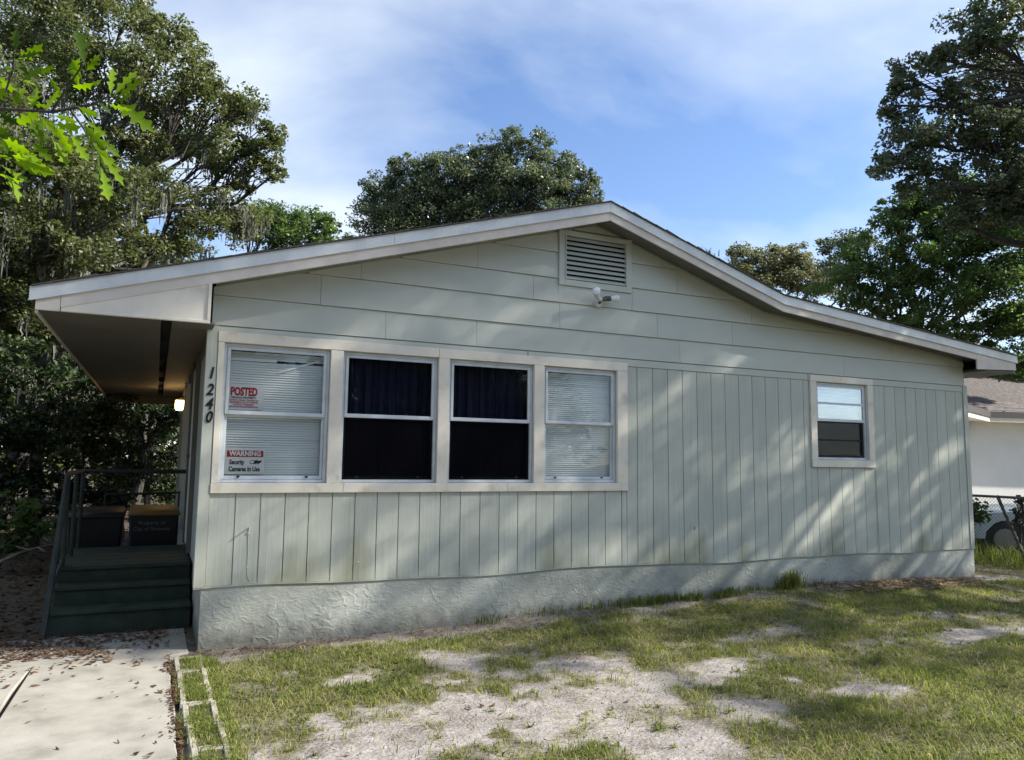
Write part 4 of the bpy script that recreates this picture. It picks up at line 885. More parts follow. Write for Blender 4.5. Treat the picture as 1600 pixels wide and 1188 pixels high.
for (x, y) in ((-1.165, 1.53), (-1.160, 2.30), (-1.155, 3.02)):
    MB().tube([(x, y, 0.53), (x, y, 1.39)], r0, 8).build('post', M['rail'], RL, smooth=True)
MB().tube([(-1.215, 0.86, 0.0), (-1.205, 0.93, 0.20), (-1.17, 1.52, 1.40)], 0.026, 8).build('stair_rail', M['rail'], RL, smooth=True)
MB().tube([(-1.20, 1.02, 0.36), (-1.165, 1.53, 0.60)], 0.016, 8).build('brace', M['rail'], RL, smooth=True)
MB().tube([(-1.17, 1.49, 1.40), (-1.155, 3.04, 1.40)], 0.024, 8).build('top_rail', M['rail'], RL, smooth=True)
MB().tube([(-1.155, 3.04, 1.398), (-0.06, 3.04, 1.398)], 0.024, 8).build('top_rail', M['rail'], RL, smooth=True)
MB().tube([(-0.55, 4.3, 1.09), (-1.0, 4.3, 1.09)], 0.012, 8)
def bin_(name, label, x, y, w, d, h, lidm, rim=True, txt=False, lidopen=False):
    t = thing(name, label, 'trash bin', (x, y, 0.0), 'wheeled bins behind the landing')
    b = MB(); b.v = [(x-w*.42, y-d*.42, 0), (x+w*.42, y-d*.42, 0), (x+w*.42, y+d*.42, 0), (x-w*.42, y+d*.42, 0), (x-w/2, y-d/2, h), (x+w/2, y-d/2, h), (x+w/2, y+d/2, h), (x-w/2, y+d/2, h)]
    b.f = [(0, 3, 2, 1), (4, 5, 6, 7), (0, 1, 5, 4), (1, 2, 6, 5), (2, 3, 7, 6), (3, 0, 4, 7)]; b.build('body', M['bin'], t, bevel=0.02, smooth=True)
    l = MB(); l.v = [(x-w*.54, y-d*.56, h-0.03), (x+w*.54, y-d*.56, h-0.03), (x+w*.54, y+d*.56, h), (x-w*.54, y+d*.56, h), (x-w*.50, y-d*.52, h+0.035), (x+w*.50, y-d*.52, h+0.035), (x+w*.48, y+d*.5, h+0.07), (x-w*.48, y+d*.5, h+0.07)]
    l.f = b.f; l.build('lid', lidm, t, bevel=0.015, smooth=True)
    MB().tube([(x-w*.4, y+d*.55, h-0.02), (x+w*.4, y+d*.55, h-0.02)], 0.014, 8).build('handle', M['bin'], t)
    for s_ in (-1, 1): MB().tube([(x+s_*w*.40, y+d*.46, 0.12), (x+s_*w*.52, y+d*.46, 0.12)], 0.12, 14).build('wheel', M['rubber'], t)
    if txt:
        tilt = math.atan2(d*.08, h); yy = y-d*.5+d*.08*0.16
        text('lettering', 'Property of', 0.062, (x-0.02, yy-0.006, h-0.115), M['bintext'], t, rot=(R(90)+0.04, 0, 0))
        text('lettering', 'City of Sarasota', 0.062, (x-0.02, yy-0.002, h-0.185), M['bintext'], t, rot=(R(90)+0.04, 0, 0))
    return t
bin_('trash_bin', 'black wheeled bin with ochre lid and pale lettering beside the wall', -0.40, 3.55, 0.54, 0.60, 0.90, M['binlid'], txt=True)
bin_('trash_bin', 'all-black wheeled bin left of the ochre-lidded one, behind the rail', -1.02, 3.62, 0.58, 0.66, 0.88, M['bin'])
pole = MB().tube([(-1.0, 4.6, 1.06), (0.0-0.08, 4.75, 1.08)], 0.016, 8).build('pole', M['rail'], None, smooth=True)
tag(pole, 'thin dark pole lying across behind the bins', 'pole')
for a in (1,):
    for (x, y) in ((-1.0, 4.6), (-0.1, 4.74)):
        MB().tube([(x, y, 0.0), (x, y, 1.06)], 0.014, 6).build('pole_leg', M['rail'], pole)

# ------------------------------------------------------------------ right side: fence, car, neighbour, plants
FN = thing('chain_link_fence', 'dark chain-link fence with a leaning post right of the house', 'fence', (11.9, 0.0, 0.05))
fxx = 11.9
MB().tube([(fxx-0.05, 9, 1.12), (fxx, 1.2, 1.10), (fxx+0.05, -6, 1.08)], 0.021, 8).build('top_rail', M['galv'], FN, smooth=True)
for y in (-5.5, -2.6, 3.6, 6.6): MB().tube([(fxx, y, 0), (fxx, y, 1.12)], 0.024, 8).build('post', M['galv'], FN, smooth=True)
MB().tube([(fxx+0.14, 0.62, 0.0), (fxx, 0.98, 1.12)], 0.026, 8).build('post', M['galv'], FN, smooth=True)
wm = MB(); yy = -6.0
while yy < 8.5:
    for s_ in (1, -1):
        pts = []
        for j in (0, 1): pts.append((fxx+0.028+0.003*s_, yy+s_*0.53*(j*2-1), 0.03+1.06*j))
        wm.tube(pts, 0.0022, 3, cap=False)
    yy += 0.056
w_ = wm.build('wire_mesh', M['galv'], FN); w_['kind'] = 'stuff'
# car
CR = thing('parked_car', 'pale silver-blue car parked behind the wire fence', 'car', (12.68, 2.87, 0.0))
prof = [(12.72, 0.34), (12.68, 0.50), (12.74, 0.66), (12.98, 0.78), (13.7, 0.85), (14.75, 0.90), (15.35, 1.32), (15.6, 1.41), (16.2, 1.44), (16.75, 1.10), (17.1, 1.02), (17.2, 0.6), (17.15, 0.32)]
arch = lambda cx: [(cx+0.37*math.cos(t), 0.33+0.37*math.sin(t)) for t in np.linspace(0.02, math.pi-0.02, 11)]
body = MB(); pr = prof+[(x, z) for x, z in arch(16.35)]+[(x, z) for x, z in arch(13.58)]
n = len(pr); 
for yv, ins in ((2.0, 0.07), (2.07, 0.0), (3.67, 0.0), (3.74, 0.07)):
    for x, z in pr: body.v.append((x+(ins*0.5 if x < 14 else -ins*0.5), yv+(0.22 if z > 1.2 and yv < 2.5 else (-0.22 if z > 1.2 else 0)), z-(ins*0.5 if z > 0.45 else 0)))
for k in range(3):
    for i in range(n):
        j = (i+1) % n; body.f.append((k*n+i, k*n+j, (k+1)*n+j, (k+1)*n+i))
body.f.append(tuple(reversed(range(n)))); body.f.append(tuple(range(3*n, 4*n)))
body.build('body', M['carpaint'], CR, smooth=True)
def car_wheel(cx, y0):
    w = MB().tube([(cx, y0, 0.32), (cx, y0+0.02, 0.32), (cx, y0+0.19, 0.32), (cx, y0+0.21, 0.32)], [0.29, 0.32, 0.32, 0.29], 24).build('wheel', M['rubber'], CR, smooth=True)
    MB().tube([(cx, y0-0.006, 0.32), (cx, y0+0.01, 0.32)], [0.19, 0.2], 20).build('rim', M['rim'], w)
for cx in (13.58, 16.35): car_wheel(cx, 2.03); car_wheel(cx, 3.50)
MB().prism([(14.92, 0.95), (15.42, 1.30), (15.7, 1.36), (15.7, 0.95)], 2.16, 2.20).build('side_window', M['carglass'], CR)
MB().prism([(15.78, 0.95), (15.78, 1.37), (16.1, 1.37), (16.5, 1.05), (16.4, 0.95)], 2.16, 2.20).build('side_window', M['carglass'], CR)
ws = MB(); ws.v = [(14.78, 2.2, 0.93), (14.78, 3.55, 0.93), (15.33, 3.45, 1.325), (15.33, 2.3, 1.325)]; ws.f = [(0, 1, 2, 3)]; ws.build('windscreen', M['carglass'], CR)
MB().box(12.675, 12.78, 2.12, 2.42, 0.58, 0.68).build('headlight', M['bulb'], CR, bevel=0.02); MB().box(12.675, 12.78, 3.32, 3.62, 0.58, 0.68).build('headlight', M['bulb'], CR, bevel=0.02)
MB().box(12.64, 12.70, 2.1, 3.65, 0.34, 0.48).build('bumper', M['rubber'], CR, bevel=0.02)
CR.location = (12.75, 2.75, 0.0); CR.rotation_euler = (0, 0, R(-37))
# neighbour's house: an inner corner of two wings
NHo = thing('neighbour_house', 'white stucco neighbour house with brown shingle roof behind the fence', 'house', (19.2, 6.6, 0.0))
A_ = np.array([14.0, 3.35]); B_ = np.array([18.9, 5.45]); C_ = np.array([26.0, 3.9])
def wallseg(a, b, inset, z0, z1, th, m_, nm, p=NHo):
    d = (b-a)/np.linalg.norm(b-a); nrm = np.array([-d[1], d[0]]); a2 = a+nrm*inset; b2 = b+nrm*inset
    mb = MB(); q_ = [a2, b2, b2+nrm*th, a2+nrm*th]
    mb.v = [(v[0], v[1], z0) for v in q_]+[(v[0], v[1], z1) for v in q_]
    mb.f = [(0, 3, 2, 1), (4, 5, 6, 7), (0, 1, 5, 4), (1, 2, 6, 5), (2, 3, 7, 6), (3, 0, 4, 7)]
    return mb.build(nm, m_, p)
EZ = 2.86
wallseg(A_, B_+np.array([-0.12, -0.0]), 0.62, 0, EZ-0.1, 0.2, M['stucco_n'], 'wall'); wallseg(B_+np.array([-0.3, 0]), C_, 0.62, 0, EZ-0.1, 0.2, M['stucco_n'], 'wall')
for a, b in ((A_, B_), (B_, C_)):
    wallseg(a, b, 0.0, EZ-0.02, EZ+0.14, 0.03, M['brownfascia'], 'fascia_board'); wallseg(a, b, 0.031, EZ-0.13, EZ-0.02, 0.03, M['trim'], 'fascia_board'); wallseg(a, b, 0.06, EZ-0.11, EZ-0.09, 0.7, M['trim'], 'soffit')
M['brownsh'] = noisy('brown_shingle', [(0.045, 0.036, 0.032), (0.10, 0.082, 0.073), (0.18, 0.155, 0.14)], (9, 9, 14), 0.9, bump=0.5, bscale=80, detail=4, pos=(0.3, 0.7), extra=lambda t, g, c, o: vary(t, g, c, o, 0.3))
rm = MB(); rm.v = [(A_[0], A_[1], EZ+0.145), (B_[0], B_[1], EZ+0.145), (C_[0], C_[1], EZ+0.145), (A_[0]-2.0, A_[1]+5, EZ+1.75), (B_[0]+0.1, B_[1]+5.2, EZ+1.75), (C_[0]+1, C_[1]+5, EZ+1.75)]
rm.f = [(0, 1, 4, 3), (1, 2, 5, 4)]; rfo = rm.build('roof', M['brownsh'], NHo)
# shingle tabs on the visible lower part of that roof
tabme = bpy.data.meshes.new('shingle'); tb_ = MB().box(0, 0.30, 0, 0.19, 0, 0.012); tabme.from_pydata(tb_.v, [], tb_.f); tabme.materials.append(M['brownsh'])
def tab_row(a, b, up_vec, rows_, skip0):
    d = (b-a); L = np.linalg.norm(d); d = d/L; cnt = 0
    u = np.array(up_vec); u = u/np.linalg.norm(u)
    nrm = np.cross(np.array([d[0], d[1], 0]), u); nrm = nrm/np.linalg.norm(nrm)
    if nrm[2] < 0: nrm = -nrm
    for r_ in range(rows_):
        s_ = skip0+(r_ % 2)*0.15
        while s_ < L-0.3 and cnt < 150:
            p = np.array([a[0]+d[0]*s_, a[1]+d[1]*s_, EZ+0.147])+u*r_*0.17+nrm*(0.002+0.001*(r_ % 3))
            o = link('shingle', tabme, rfo); tiltv = 0.05
            Mx = Matrix(((d[0], u[0], nrm[0], p[0]-NHo.location.x), (d[1], u[1], nrm[1], p[1]-NHo.location.y), (0, u[2], nrm[2], p[2]-NHo.location.z), (0, 0, 0, 1)))
            o.matrix_local = Mx @ Matrix.Rotation(random.uniform(-0.01, 0.01)+0.03, 4, 'X'); s_ += 0.305; cnt += 1
tab_row(A_, B_, (-0.36, 0.84, 0.30), 12, 1.6); tab_row(B_, C_, (0.2, 0.93, 0.30), 12, 0.0)
MB().box(15.93, 16.0, 4.6, 4.68, 1.6, 1.85).build('electric_box', M['galv'], NHo)
# plants by the fence
def shrub(name, label, cat, base, blobs, m_, leaf, lai=2.2, **k):
    return tree(name, label, cat, base, blobs, m_, leaf, lai, trunk_r=0.03, group=k.pop('group', None), **k)
shrub('bush', 'leafy green bush with pale sunlit leaves between house and fence', 'bush', (11.5, 1.35, 0.05), [(11.5, 1.4, 0.62, 0.28, 1.2), (11.55, 1.15, 0.85, 0.22), (11.35, 1.5, 0.35, 0.3)], M['lime'], 0.085)
shrub('vine', 'thin dark vine climbing the wire fence', 'vine', (12.0, 0.70, 0.05), [(12.0, 0.72, 0.85, 0.10, 2.4), (11.98, 0.66, 1.08, 0.10, .6)], M['under'], 0.04, 1.2)
k = 5200; hx = rng.uniform(10.6, 14.5, k); hy = rng.uniform(-0.6, 2.0, k); kk = (np.abs(hx-11.95+(hy*0.0)) < 0.75)
hx, hy = hx[kk], hy[kk]
blades(hx, hy, gh(hx, hy), rng.uniform(0.14, 0.42, len(hx)), rng.uniform(0.006, 0.012, len(hx)), np.clip(rng.normal(0.15, 0.12, len(hx)), 0, 1), 0.5, name='tall_grass', label='tall dark unmown grass along the wire fence', cat='grass')

# ------------------------------------------------------------------ trees
def pb(L, d, k=1.0, rz=0.85):
    o = []
    for b in L:
        dd = d+(b[3] if len(b) > 3 else 0); p = at(b[0], b[1], dd); o.append((p[0], p[1], p[2], b[2]*dd/F*k, rz))
    return o
tree('live_oak', 'tall live oak with spreading crown behind the porch roof, left', 'oak tree', (-3.2, 12.5, 0.0),
     pb([(20, 20, 85, 1), (120, 20, 75), (205, 15, 40, 1), (265, 60, 48), (225, 110, 55, -1), (150, 110, 70), (300, 120, 48), (345, 160, 50, 1), (385, 165, 34), (250, 180, 60, 1), (405, 235, 42), (345, 240, 50), (300, 215, 50, 2), (425, 205, 26), (430, 272, 22), (200, 220, 60), (60, 120, 80, 1), (380, 285, 26)], 16, 0.95),
     M['oak'], 0.085, 2.3, 0.34, moss=45, nsub=28)
tree('live_oak', 'broad mossy live oak filling the left edge above the porch', 'oak tree', (-5.2, 7.6, 0.0),
     pb([(30, 240, 85), (110, 260, 65, 1), (180, 300, 55), (240, 290, 45, 2), (40, 360, 80), (120, 380, 60), (30, 460, 70), (70, 500, 50, 1), (320, 330, 48, 3), (290, 380, 42, 3), (200, 380, 48, 2), (380, 345, 42, 4), (-60, 300, 110), (-80, 150, 120), (-60, 450, 100)], 12.5, 1.0),
     M['oak'], 0.075, 2.2, 0.30, moss=170, nsub=26)
tree('oak_tree', 'smaller oak showing above the roof between the two big oaks', 'oak tree', (1.5, 19.0, 0.0),
     pb([(400, 345, 38), (440, 350, 35), (480, 355, 36, 1), (515, 350, 20), (505, 380, 32), (440, 380, 35), (545, 375, 12, 4)], 24, 1.0), M['lime'], 0.10, 2.6, 0.2)
tree('live_oak', 'dense rounded oak rising behind the roof left of the ridge', 'oak tree', (9.0, 19.5, 0.0),
     pb([(600, 300, 42), (595, 345, 46), (632, 262, 28), (672, 262, 34), (655, 310, 55), (700, 290, 50), (722, 250, 28), (745, 300, 60), (775, 240, 36), (800, 222, 26), (838, 232, 32), (800, 290, 60), (860, 280, 48), (885, 258, 24), (905, 300, 36), (922, 320, 26), (850, 330, 60), (700, 350, 70), (640, 370, 60), (780, 350, 60), (912, 272, 16)], 27, 1.0),
     M['oakdark'], 0.10, 2.4, 0.35, nsub=26, sub=0.33)
tree('oak_tree', 'far olive-green rounded tree just right of the roof ridge', 'tree', (29, 25, 0.0),
     pb([(1160, 402, 26), (1200, 420, 36), (1240, 430, 40), (1245, 395, 24), (1170, 440, 40), (1285, 440, 40), (1215, 395, 18)], 38, 1.0), M['olive'], 0.14, 2.8, 0.3)
tree('oak_tree', 'far dark flat-topped tree between olive tree and green tree', 'tree', (31, 21, 0.0),
     pb([(1290, 385, 20), (1320, 375, 22), (1350, 380, 25), (1300, 420, 30)], 34, 1.0, 0.6), M['oakdark'], 0.13, 2.4, 0.25)
tree('green_tree', 'bright green feathery tree above the right roof slope', 'tree', (21.0, 11.0, 0.0),
     pb([(1310, 440, 42), (1355, 395, 42), (1400, 355, 36), (1430, 320, 30), (1385, 450, 50), (1440, 400, 55), (1500, 380, 50), (1470, 460, 55), (1420, 500, 40), (1535, 440, 55), (1600, 400, 60), (1560, 510, 50), (1610, 500, 60), (1500, 520, 36), (1680, 450, 80), (1590, 570, 40), (1540, 370, 50), (1590, 340, 50), (1470, 345, 40), (1360, 470, 40), (1450, 520, 40), (1330, 410, 40), (1410, 420, 50), (1560, 450, 60), (1400, 330, 35), (1440, 345, 40), (1520, 300, 40), (1480, 300, 36), (1560, 350, 50), (1610, 300, 60), (1430, 300, 26)], 21, 1.0, 0.7),
     M['lime'], 0.095, 2.2, 0.24, nsub=16, sub=0.34)
tree('hedge_tree', 'dark evergreen behind the neighbour roof at the right edge', 'tree', (25.5, 11.5, 0.0),
     pb([(1530, 570, 40), (1570, 585, 40), (1610, 580, 50), (1660, 570, 60)], 26, 1.0), M['oakdark'], 0.13, 2.6, 0.2)
# the near oak on the right; unseen crown clumps added to shade wall and lawn
nearb = pb([(1415, 118, 32), (1400, 165, 34), (1465, 92, 36), (1520, 50, 52), (1585, 20, 60), (1545, 140, 45, 1), (1430, 215, 48), (1395, 262, 36), (1450, 285, 46), (1500, 215, 55), (1560, 95, 36, 1), (1570, 240, 62), (1620, 170, 60, 1), (1540, 310, 50), (1620, 310, 70), (1500, 345, 30), (1480, 150, 34)], 13, 1.0)
off = [(14.5, -0.8, 7.0, 1.3), (16.0, -2.2, 8.6, 1.5), (14.2, -3.0, 8.6, 1.2), (17.5, 0.0, 9.0, 1.6), (16.5, -3.8, 7.2, 1.3), (18.5, -2.6, 10.6, 1.5), (15.2, -1.2, 10.4, 1.3), (19.0, 1.8, 8.0, 1.5), (13.2, -1.9, 6.6, 0.9), (17.8, -5.2, 9.0, 1.3), (20, -4, 8, 1.5), (15.5, -4.8, 9.8, 1.0), (13.0, -4.4, 6.2, 0.8), (20.5, -0.8, 6.2, 1.4), (18.0, -1.2, 6.3, 1.2),
       (14.6, -1.9, 6.9, 0.8), (14.6, -2.7, 8.3, 1.0), (14.5, -3.3, 9.9, 0.9), (14.4, -4.0, 11.2, 1.1), (14.6, -4.5, 12.5, 1.0), (16.5, -3.2, 11.6, 1.0), (16.8, -4.0, 13.2, 1.0), (17.2, -3.2, 8.2, 0.9)]
shade_clumps = [(14.6-0.5*(i % 2), -0.4615*(14.6-0.5*(i % 2)-x), z0+0.756*(14.6-0.5*(i % 2)-x), r, 0.9, k*(1.0 if i < 7 else 0.85 if i < 13 else 0.62)) for i, (x, z0, r, k) in enumerate(
        [(-1.3, 3.0, 1.1, .6), (0.2, 3.4, 1.1, .6), (1.8, 3.5, 1.1, .6), (3.4, 3.7, 1.1, .6), (5.0, 3.6, 1.1, .6), (6.6, 3.4, 1.1, .6), (8.4, 3.2, 1.1, .55),
         (0.0, 1.9, 0.95, .4), (1.6, 2.1, 0.95, .45), (3.2, 1.8, 1.0, .45), (4.9, 2.0, 1.0, .5), (6.6, 2.0, .9, .4), (8.3, 2.2, .8, .35),
         (0.6, 0.7, .8, .45), (2.4, 0.5, .7, .45), (4.4, 0.7, .8, .5), (6.0, 0.9, .6, .4), (7.4, 0.4, .6, .4)])]
shade_clumps += [(14.8, -0.4615*(14.8-x)+y, 0.756*(14.8-x), r, 0.9, k*0.62) for x, y, r, k in ((3.6, -0.8, .7, .6), (5.2, -1.3, .8, .7), (6.6, -0.9, .7, .6), (8.2, -1.6, .9, .7), (4.6, -2.5, .6, .5), (6.4, -2.7, .8, .6), (3.3, -3.3, .6, .5), (9.6, -0.6, .8, .7), (8.4, -3.2, .8, .6), (2.0, -1.2, .5, .5), (5.6, -3.9, .6, .5))]
tree('live_oak', 'near dark live oak overhanging the top right corner', 'oak tree', (16.6, -0.6, 0.05), [b[:4]+(0.9, 1.4) for b in nearb]+[b+(0.85, 0.30) for b in off]+shade_clumps, M['oakdark'], 0.078, 1.7, 0.36, trunk_top=(16.2, -0.4, 6.0), nsub=20, sub=0.36)
# trees across the street behind the camera (seen in the window glass)
for i, (x, y, s_) in enumerate(((-9, -24, 1.0), (-1, -27, 1.1), (7.5, -25, 1.0), (15, -28, 1.1), (-17, -22, 1.1))):
    bl = [(x+rng.uniform(-4, 4)*s_, y+rng.uniform(-2, 2), (5.0+rng.uniform(-4.2, 6.5))*s_, rng.uniform(1.7, 2.6)*s_) for _ in range(20)]
    tree('street_tree', ['oak across the street behind the camera, second from the left', 'oak across the street behind the camera, middle one', 'oak across the street behind the camera, second from the right', 'oak across the street behind the camera, rightmost', 'oak across the street behind the camera, leftmost'][i], 'oak tree', (x, y, 0), bl, M['oakdark'], 0.30, 1.7, 0.3, twigs=False, group='oaks across the street')
# woodland understory left of the house
UB = []
ub_specs = [('dark shrub against the wall of woods behind the bins', (-0.9, 9.5), [(150, 610, 45), (200, 600, 40), (230, 660, 45), (120, 660, 50), (270, 650, 30), (200, 720, 45)], 15, 'under'),
            ('dense shrub at the left edge below the mossy oak', (-2.6, 7.0), [(20, 560, 60), (80, 600, 50), (30, 660, 60), (90, 700, 50), (20, 740, 55), (60, 800, 45), (-40, 700, 90)], 11.5, 'under'),
            ('dark green broadleaf shrub under the porch eave', (-1.9, 8.5), [(130, 560, 45), (170, 640, 45), (100, 640, 45), (150, 700, 45), (110, 760, 40), (170, 770, 40)], 13, 'under'),
            ('far shrub mass seen under the porch roof', (0.5, 14.0), [(220, 690, 50), (270, 700, 45), (250, 760, 45), (190, 760, 45), (280, 780, 35), (230, 640, 50)], 19, 'under'),
            ('low leafy plant on the woodland floor at the left edge', (-2.4, 5.3), [(15, 800, 35), (45, 830, 28), (15, 850, 25), (75, 820, 22)], 10, 'lime')]
for lab, (x, y), L, d, mm in ub_specs:
    shrub('shrub', lab, 'shrub', (x, y, 0.0), pb(L, d), M[mm], 0.085, 1.9, group=None, nsub=16)
# deep woods: one mass of trees far behind on the left
fb_ = [tuple(at(px, py, d))+(r,) for px, py, d, r in ((10, 370, 15, 1.0), (-20, 420, 14, 1.2), (20, 440, 16, 1.1), (40, 500, 17, 1.1), (10, 540, 16, 1.0), (70, 560, 18, 1.0), (30, 620, 17, 1.1), (110, 640, 19, 1.1), (180, 690, 21, 1.1), (250, 700, 23, 1.1), (60, 720, 17, 1.0), (0, 760, 16, 1.0))]
for i in range(70):
    x = rng.uniform(-26, 3.5); y = rng.uniform(15, 26)+max(0, (x+2))*0.8; fb_.append((x, y, rng.uniform(0.6, 7.2), rng.uniform(1.0, 2.0)))
for i in range(44):
    fb_.append((rng.uniform(-18, -6), rng.uniform(-2, 13), rng.uniform(0.8, 7), rng.uniform(1.0, 1.9)))
p_, t_, _ = crown_points(fb_, 0.2, 2.2, 0.3, 14); v_, q_ = leaves(p_, 0.2, 0.6)
o = npmesh('woods', v_, q_, None, M['oak'], np.repeat(t_*0.8, 4), None, 'stuff'); tag(o, 'dark mass of woods behind and left of the porch', 'woods')
# slender trunks with moss between the shrubs
for i, (px_, d, r_, lab) in enumerate(((60, 13, 0.09, 'grey trunk hung with moss at the left edge'), (128, 15.5, 0.07, 'slim trunk between the porch rail and the left edge'), (206, 18, 0.08, 'pale slim trunk seen under the porch roof'), (237, 20, 0.14, 'dark crooked trunk seen under the porch roof'), (262, 21, 0.06, 'thin trunk nearest the porch light'), (95, 17, 0.10, 'mossy trunk under the left end of the eave'))):
    g_ = at(px_, 800, d); x, y = g_[0], g_[1]
    t = thing('woodland_tree', lab, 'tree', (x, y, 0), 'slim trunks in the woods')
    pts = wobble((x, y, -0.1), (x+rng.uniform(-.5, .5), y+rng.uniform(-.5, .5), 6.5), 7, 0.02)
    MB().tube(pts, [r_*(1.2-0.07*j) for j in range(8)], 8).build('trunk', M['bark'], t, smooth=True)
    sp = [pts[int(rng.integers(3, 7))]+rng.normal(0, 0.5, 3)*np.array([1, 1, 0.4]) for _ in range(26)]
    moss_mesh(sp, t, 0.4, 1.5)
    bp_ = [(pts[-1][0], pts[-1][1], pts[-1][2], 0.9), (pts[-2][0]+.5, pts[-2][1], pts[-2][2], 0.7)]
    pp, ti, _ = crown_points(bp_, 0.08, 1.8, .3, 14); v_, q_ = leaves(pp, 0.08); npmesh('crown', v_, q_, None, M['oak'], np.repeat(ti, 4), t)
# fallen branches on the left
for i, (a, b, r_, lab) in enumerate((((0, 880, 9.6), (95, 850, 10.4), 0.022, 'pale fallen branch lying at the left edge'), ((0, 868, 10.5), (75, 845, 9.8), 0.012, 'thin fallen stick above the pale branch'), ((20, 855, 10.2), (70, 862, 9.4), 0.010, 'short stick crossing the pale fallen branch'))):
    A2 = at(*a); B2 = at(*b); A2[2] = max(0.03, A2[2]); B2[2] = max(0.05, B2[2])
    A2 = A2+(A2-B2)*0.4
    A2[2] = 0.03; B2[2] = max(B2[2], 0.1)
    off_ = (A2[0], A2[1], 0)
    ob = MB().tube(wobble(A2, B2, 6, 0.03), [r_*(1.2-0.1*j) for j in range(7)], 7).build('fallen_branch', M['stick'], None, smooth=True); tag(ob, lab, 'branch', 'fallen branches')

# young oak whose leafy branch reaches into the top left corner
YO_ = thing('young_oak', 'near oak branch with large bright green lobed leaves, top left corner', 'oak tree', (-3.4, -3.6, 0.0))
MB().tube(wobble((-3.4, -3.6, -0.1), (-3.2, -3.8, 3.6), 6, 0.02), [0.06, .055, .05, .045, .04, .034, .028], 8).build('trunk', M['bark'], YO_, smooth=True)
D0 = 2.55
lf = [(0.0, 0.006), (0.12, 0.012), (0.20, 0.05), (0.30, 0.10), (0.36, 0.21), (0.40, 0.20), (0.44, 0.09), (0.50, 0.10), (0.58, 0.26), (0.63, 0.27), (0.66, 0.12), (0.71, 0.10), (0.79, 0.20), (0.83, 0.19), (0.86, 0.08), (0.93, 0.05), (1.0, 0.0)]
def leaf_mesh(k):
    r0 = random.Random(k); V_ = []; n = len(lf); cb = r0.uniform(-0.08, 0.08); r1 = r0.uniform(0.62, 1.0)
    for i, (x, w) in enumerate(lf):
        cz = -0.22*x*x+cb*math.sin(3*x); sc_ = r1*(0.85+0.15*math.sin(9*x+k)); wl = w*sc_*(1+0.3*math.sin(5*x+k)); wr = w*sc_*(1+0.3*math.sin(4*x+2*k+1))
        V_ += [(x+wl*0.12, wl, cz+0.22*wl), (x, 0, cz), (x+wr*0.12, -wr, cz+0.22*wr)]
    F_ = []
    for i in range(n-1):
        F_ += [(3*i, 3*i+1, 3*i+4, 3*i+3), (3*i+1, 3*i+2, 3*i+5, 3*i+4)]
    me = bpy.data.meshes.new('leaf'); me.from_pydata(V_, [], F_); a = me.attributes.new('tint', 'FLOAT', 'POINT'); tv = r0.uniform(0.0, 1.0)
    a.data.foreach_set('value', [tv]*len(V_)); me.materials.append(M['near']); me.polygons.foreach_set('use_smooth', [True]*len(me.polygons)); return me
LM = [leaf_mesh(k) for k in range(16)]
def leaf_at(tip, d0, base, d1, roll):
    a = at(*base, d1); b = at(*tip, d0); x = Vector(b-a); L = x.length; x.normalize()
    vdir = Vector(a-CAM).normalized(); z = (-vdir*math.cos(roll)+x.cross(vdir).normalized()*math.sin(roll)); z = (z-x*z.dot(x)).normalized(); y = z.cross(x)
    o = link('leaf', random.choice(LM), YO_); s = L
    Mx = Matrix(((x.x*s, y.x*s, z.x*s, a[0]-YO_.location.x), (x.y*s, y.y*s, z.y*s, a[1]-YO_.location.y), (x.z*s, y.z*s, z.z*s, a[2]), (0, 0, 0, 1)))
    o.matrix_local = Mx
def twig(pts, r_=0.004):
    MB().tube([at(p[0], p[1], p[2]) for p in pts], [r_*(1-0.12*i) for i in range(len(pts))], 6).build('twig', M['bark'], YO_, smooth=True)
twig([(-260, 120, 2.9), (-120, 160, 2.8), (0, 170, 2.65), (80, 175, 2.6), (140, 165, 2.55), (172, 150, 2.5)], 0.008)
twig([(80, 175, 2.6), (110, 130, 2.55), (130, 100, 2.5)]); twig([(0, 170, 2.65), (20, 110, 2.6), (22, 80, 2.55)])
twig([(110, 172, 2.58), (130, 200, 2.55), (150, 235, 2.5)]); twig([(-120, 160, 2.8), (-40, 230, 2.7), (0, 262, 2.6)])
twig([(-330, -40, 3.2), (-260, 120, 2.9)], 0.012)
MB().tube([(-3.2, -3.8, 3.5), tuple(at(-330, -40, 3.2)), ], [0.028, 0.015], 7).build('limb', M['bark'], YO_, smooth=True)
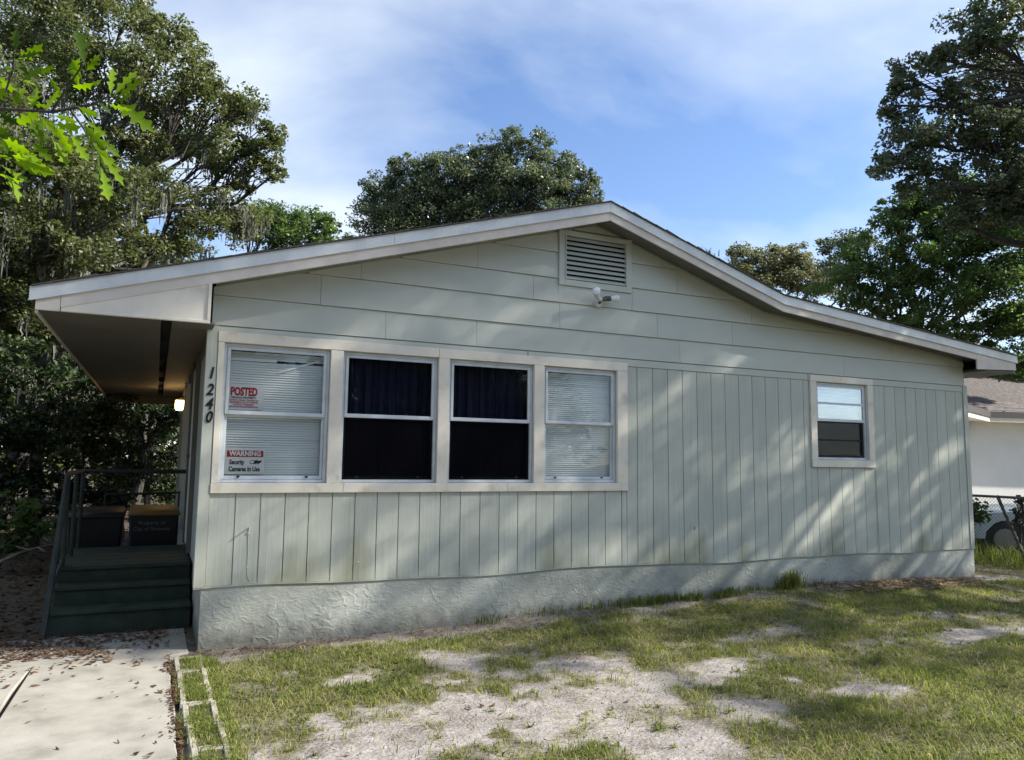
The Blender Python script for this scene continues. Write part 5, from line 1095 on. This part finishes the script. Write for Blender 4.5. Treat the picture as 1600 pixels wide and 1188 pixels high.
LV = [((20, 45), (26, 88)), ((48, 80), (25, 92)), ((42, 112), (18, 90)), ((8, 105), (24, 112)), ((60, 112), (30, 130)), ((124, 55), (135, 108)), ((152, 92), (134, 112)), ((112, 98), (130, 128)), ((155, 130), (130, 140)), ((120, 140), (150, 128)),
      ((178, 108), (172, 150)), ((205, 112), (176, 152)), ((218, 135), (178, 156)), ((202, 150), (176, 160)), ((228, 192), (180, 160)), ((195, 175), (165, 160)), ((170, 172), (150, 158)), ((110, 100), (125, 140)),
      ((175, 290), (150, 238)), ((188, 272), (152, 236)), ((165, 250), (132, 215)), ((150, 222), (128, 190)), ((160, 205), (130, 185)), ((170, 298), (158, 262)), ((142, 180), (118, 165)), ((182, 238), (150, 215)),
      ((30, 300), (2, 268)), ((5, 250), (-30, 235)), ((38, 275), (0, 258)), ((70, 268), (20, 245)), ((55, 240), (10, 225)), ((20, 215), (-25, 205)), ((85, 205), (60, 178)), ((65, 215), (45, 180)), ((90, 150), (70, 175)), ((60, 145), (45, 172)),
      ((35, 140), (20, 168)), ((20, 190), (-5, 172)), ((100, 230), (85, 190)), ((50, 185), (20, 195)), ((105, 245), (80, 215)), ((0, 150), (-30, 160)), ((-10, 210), (-40, 180)), ((5, 130), (-10, 165)), ((30, 235), (0, 215)), ((75, 245), (48, 222)), ((110, 190), (82, 180)), ((45, 260), (15, 240)), ((0, 205), (-35, 220))]
for tp_, bs_ in LV:
    dd = 2.5+rng.uniform(-0.12, 0.12)
    leaf_at((tp_[0]+(tp_[0]-bs_[0])*0.20, tp_[1]+(tp_[1]-bs_[1])*0.20), dd, bs_, dd+rng.uniform(-0.03, 0.05), rng.uniform(-0.9, 0.9))
for _ in range(26):
    bx_, by_ = rng.uniform(-60, 110), rng.uniform(90, 270); an = rng.uniform(-0.6, 1.6); ln = rng.uniform(30, 48); dd = 2.75+rng.uniform(-0.1, 0.2)
    leaf_at((bx_+ln*math.cos(an), by_+ln*math.sin(an)), dd, (bx_, by_), dd+rng.uniform(-0.04, 0.04), rng.uniform(-1.2, 1.2))
print('objects', len(bpy.data.objects), 'tris ~', sum(len(o.data.polygons) for o in bpy.data.objects if o.type == 'MESH')*2)
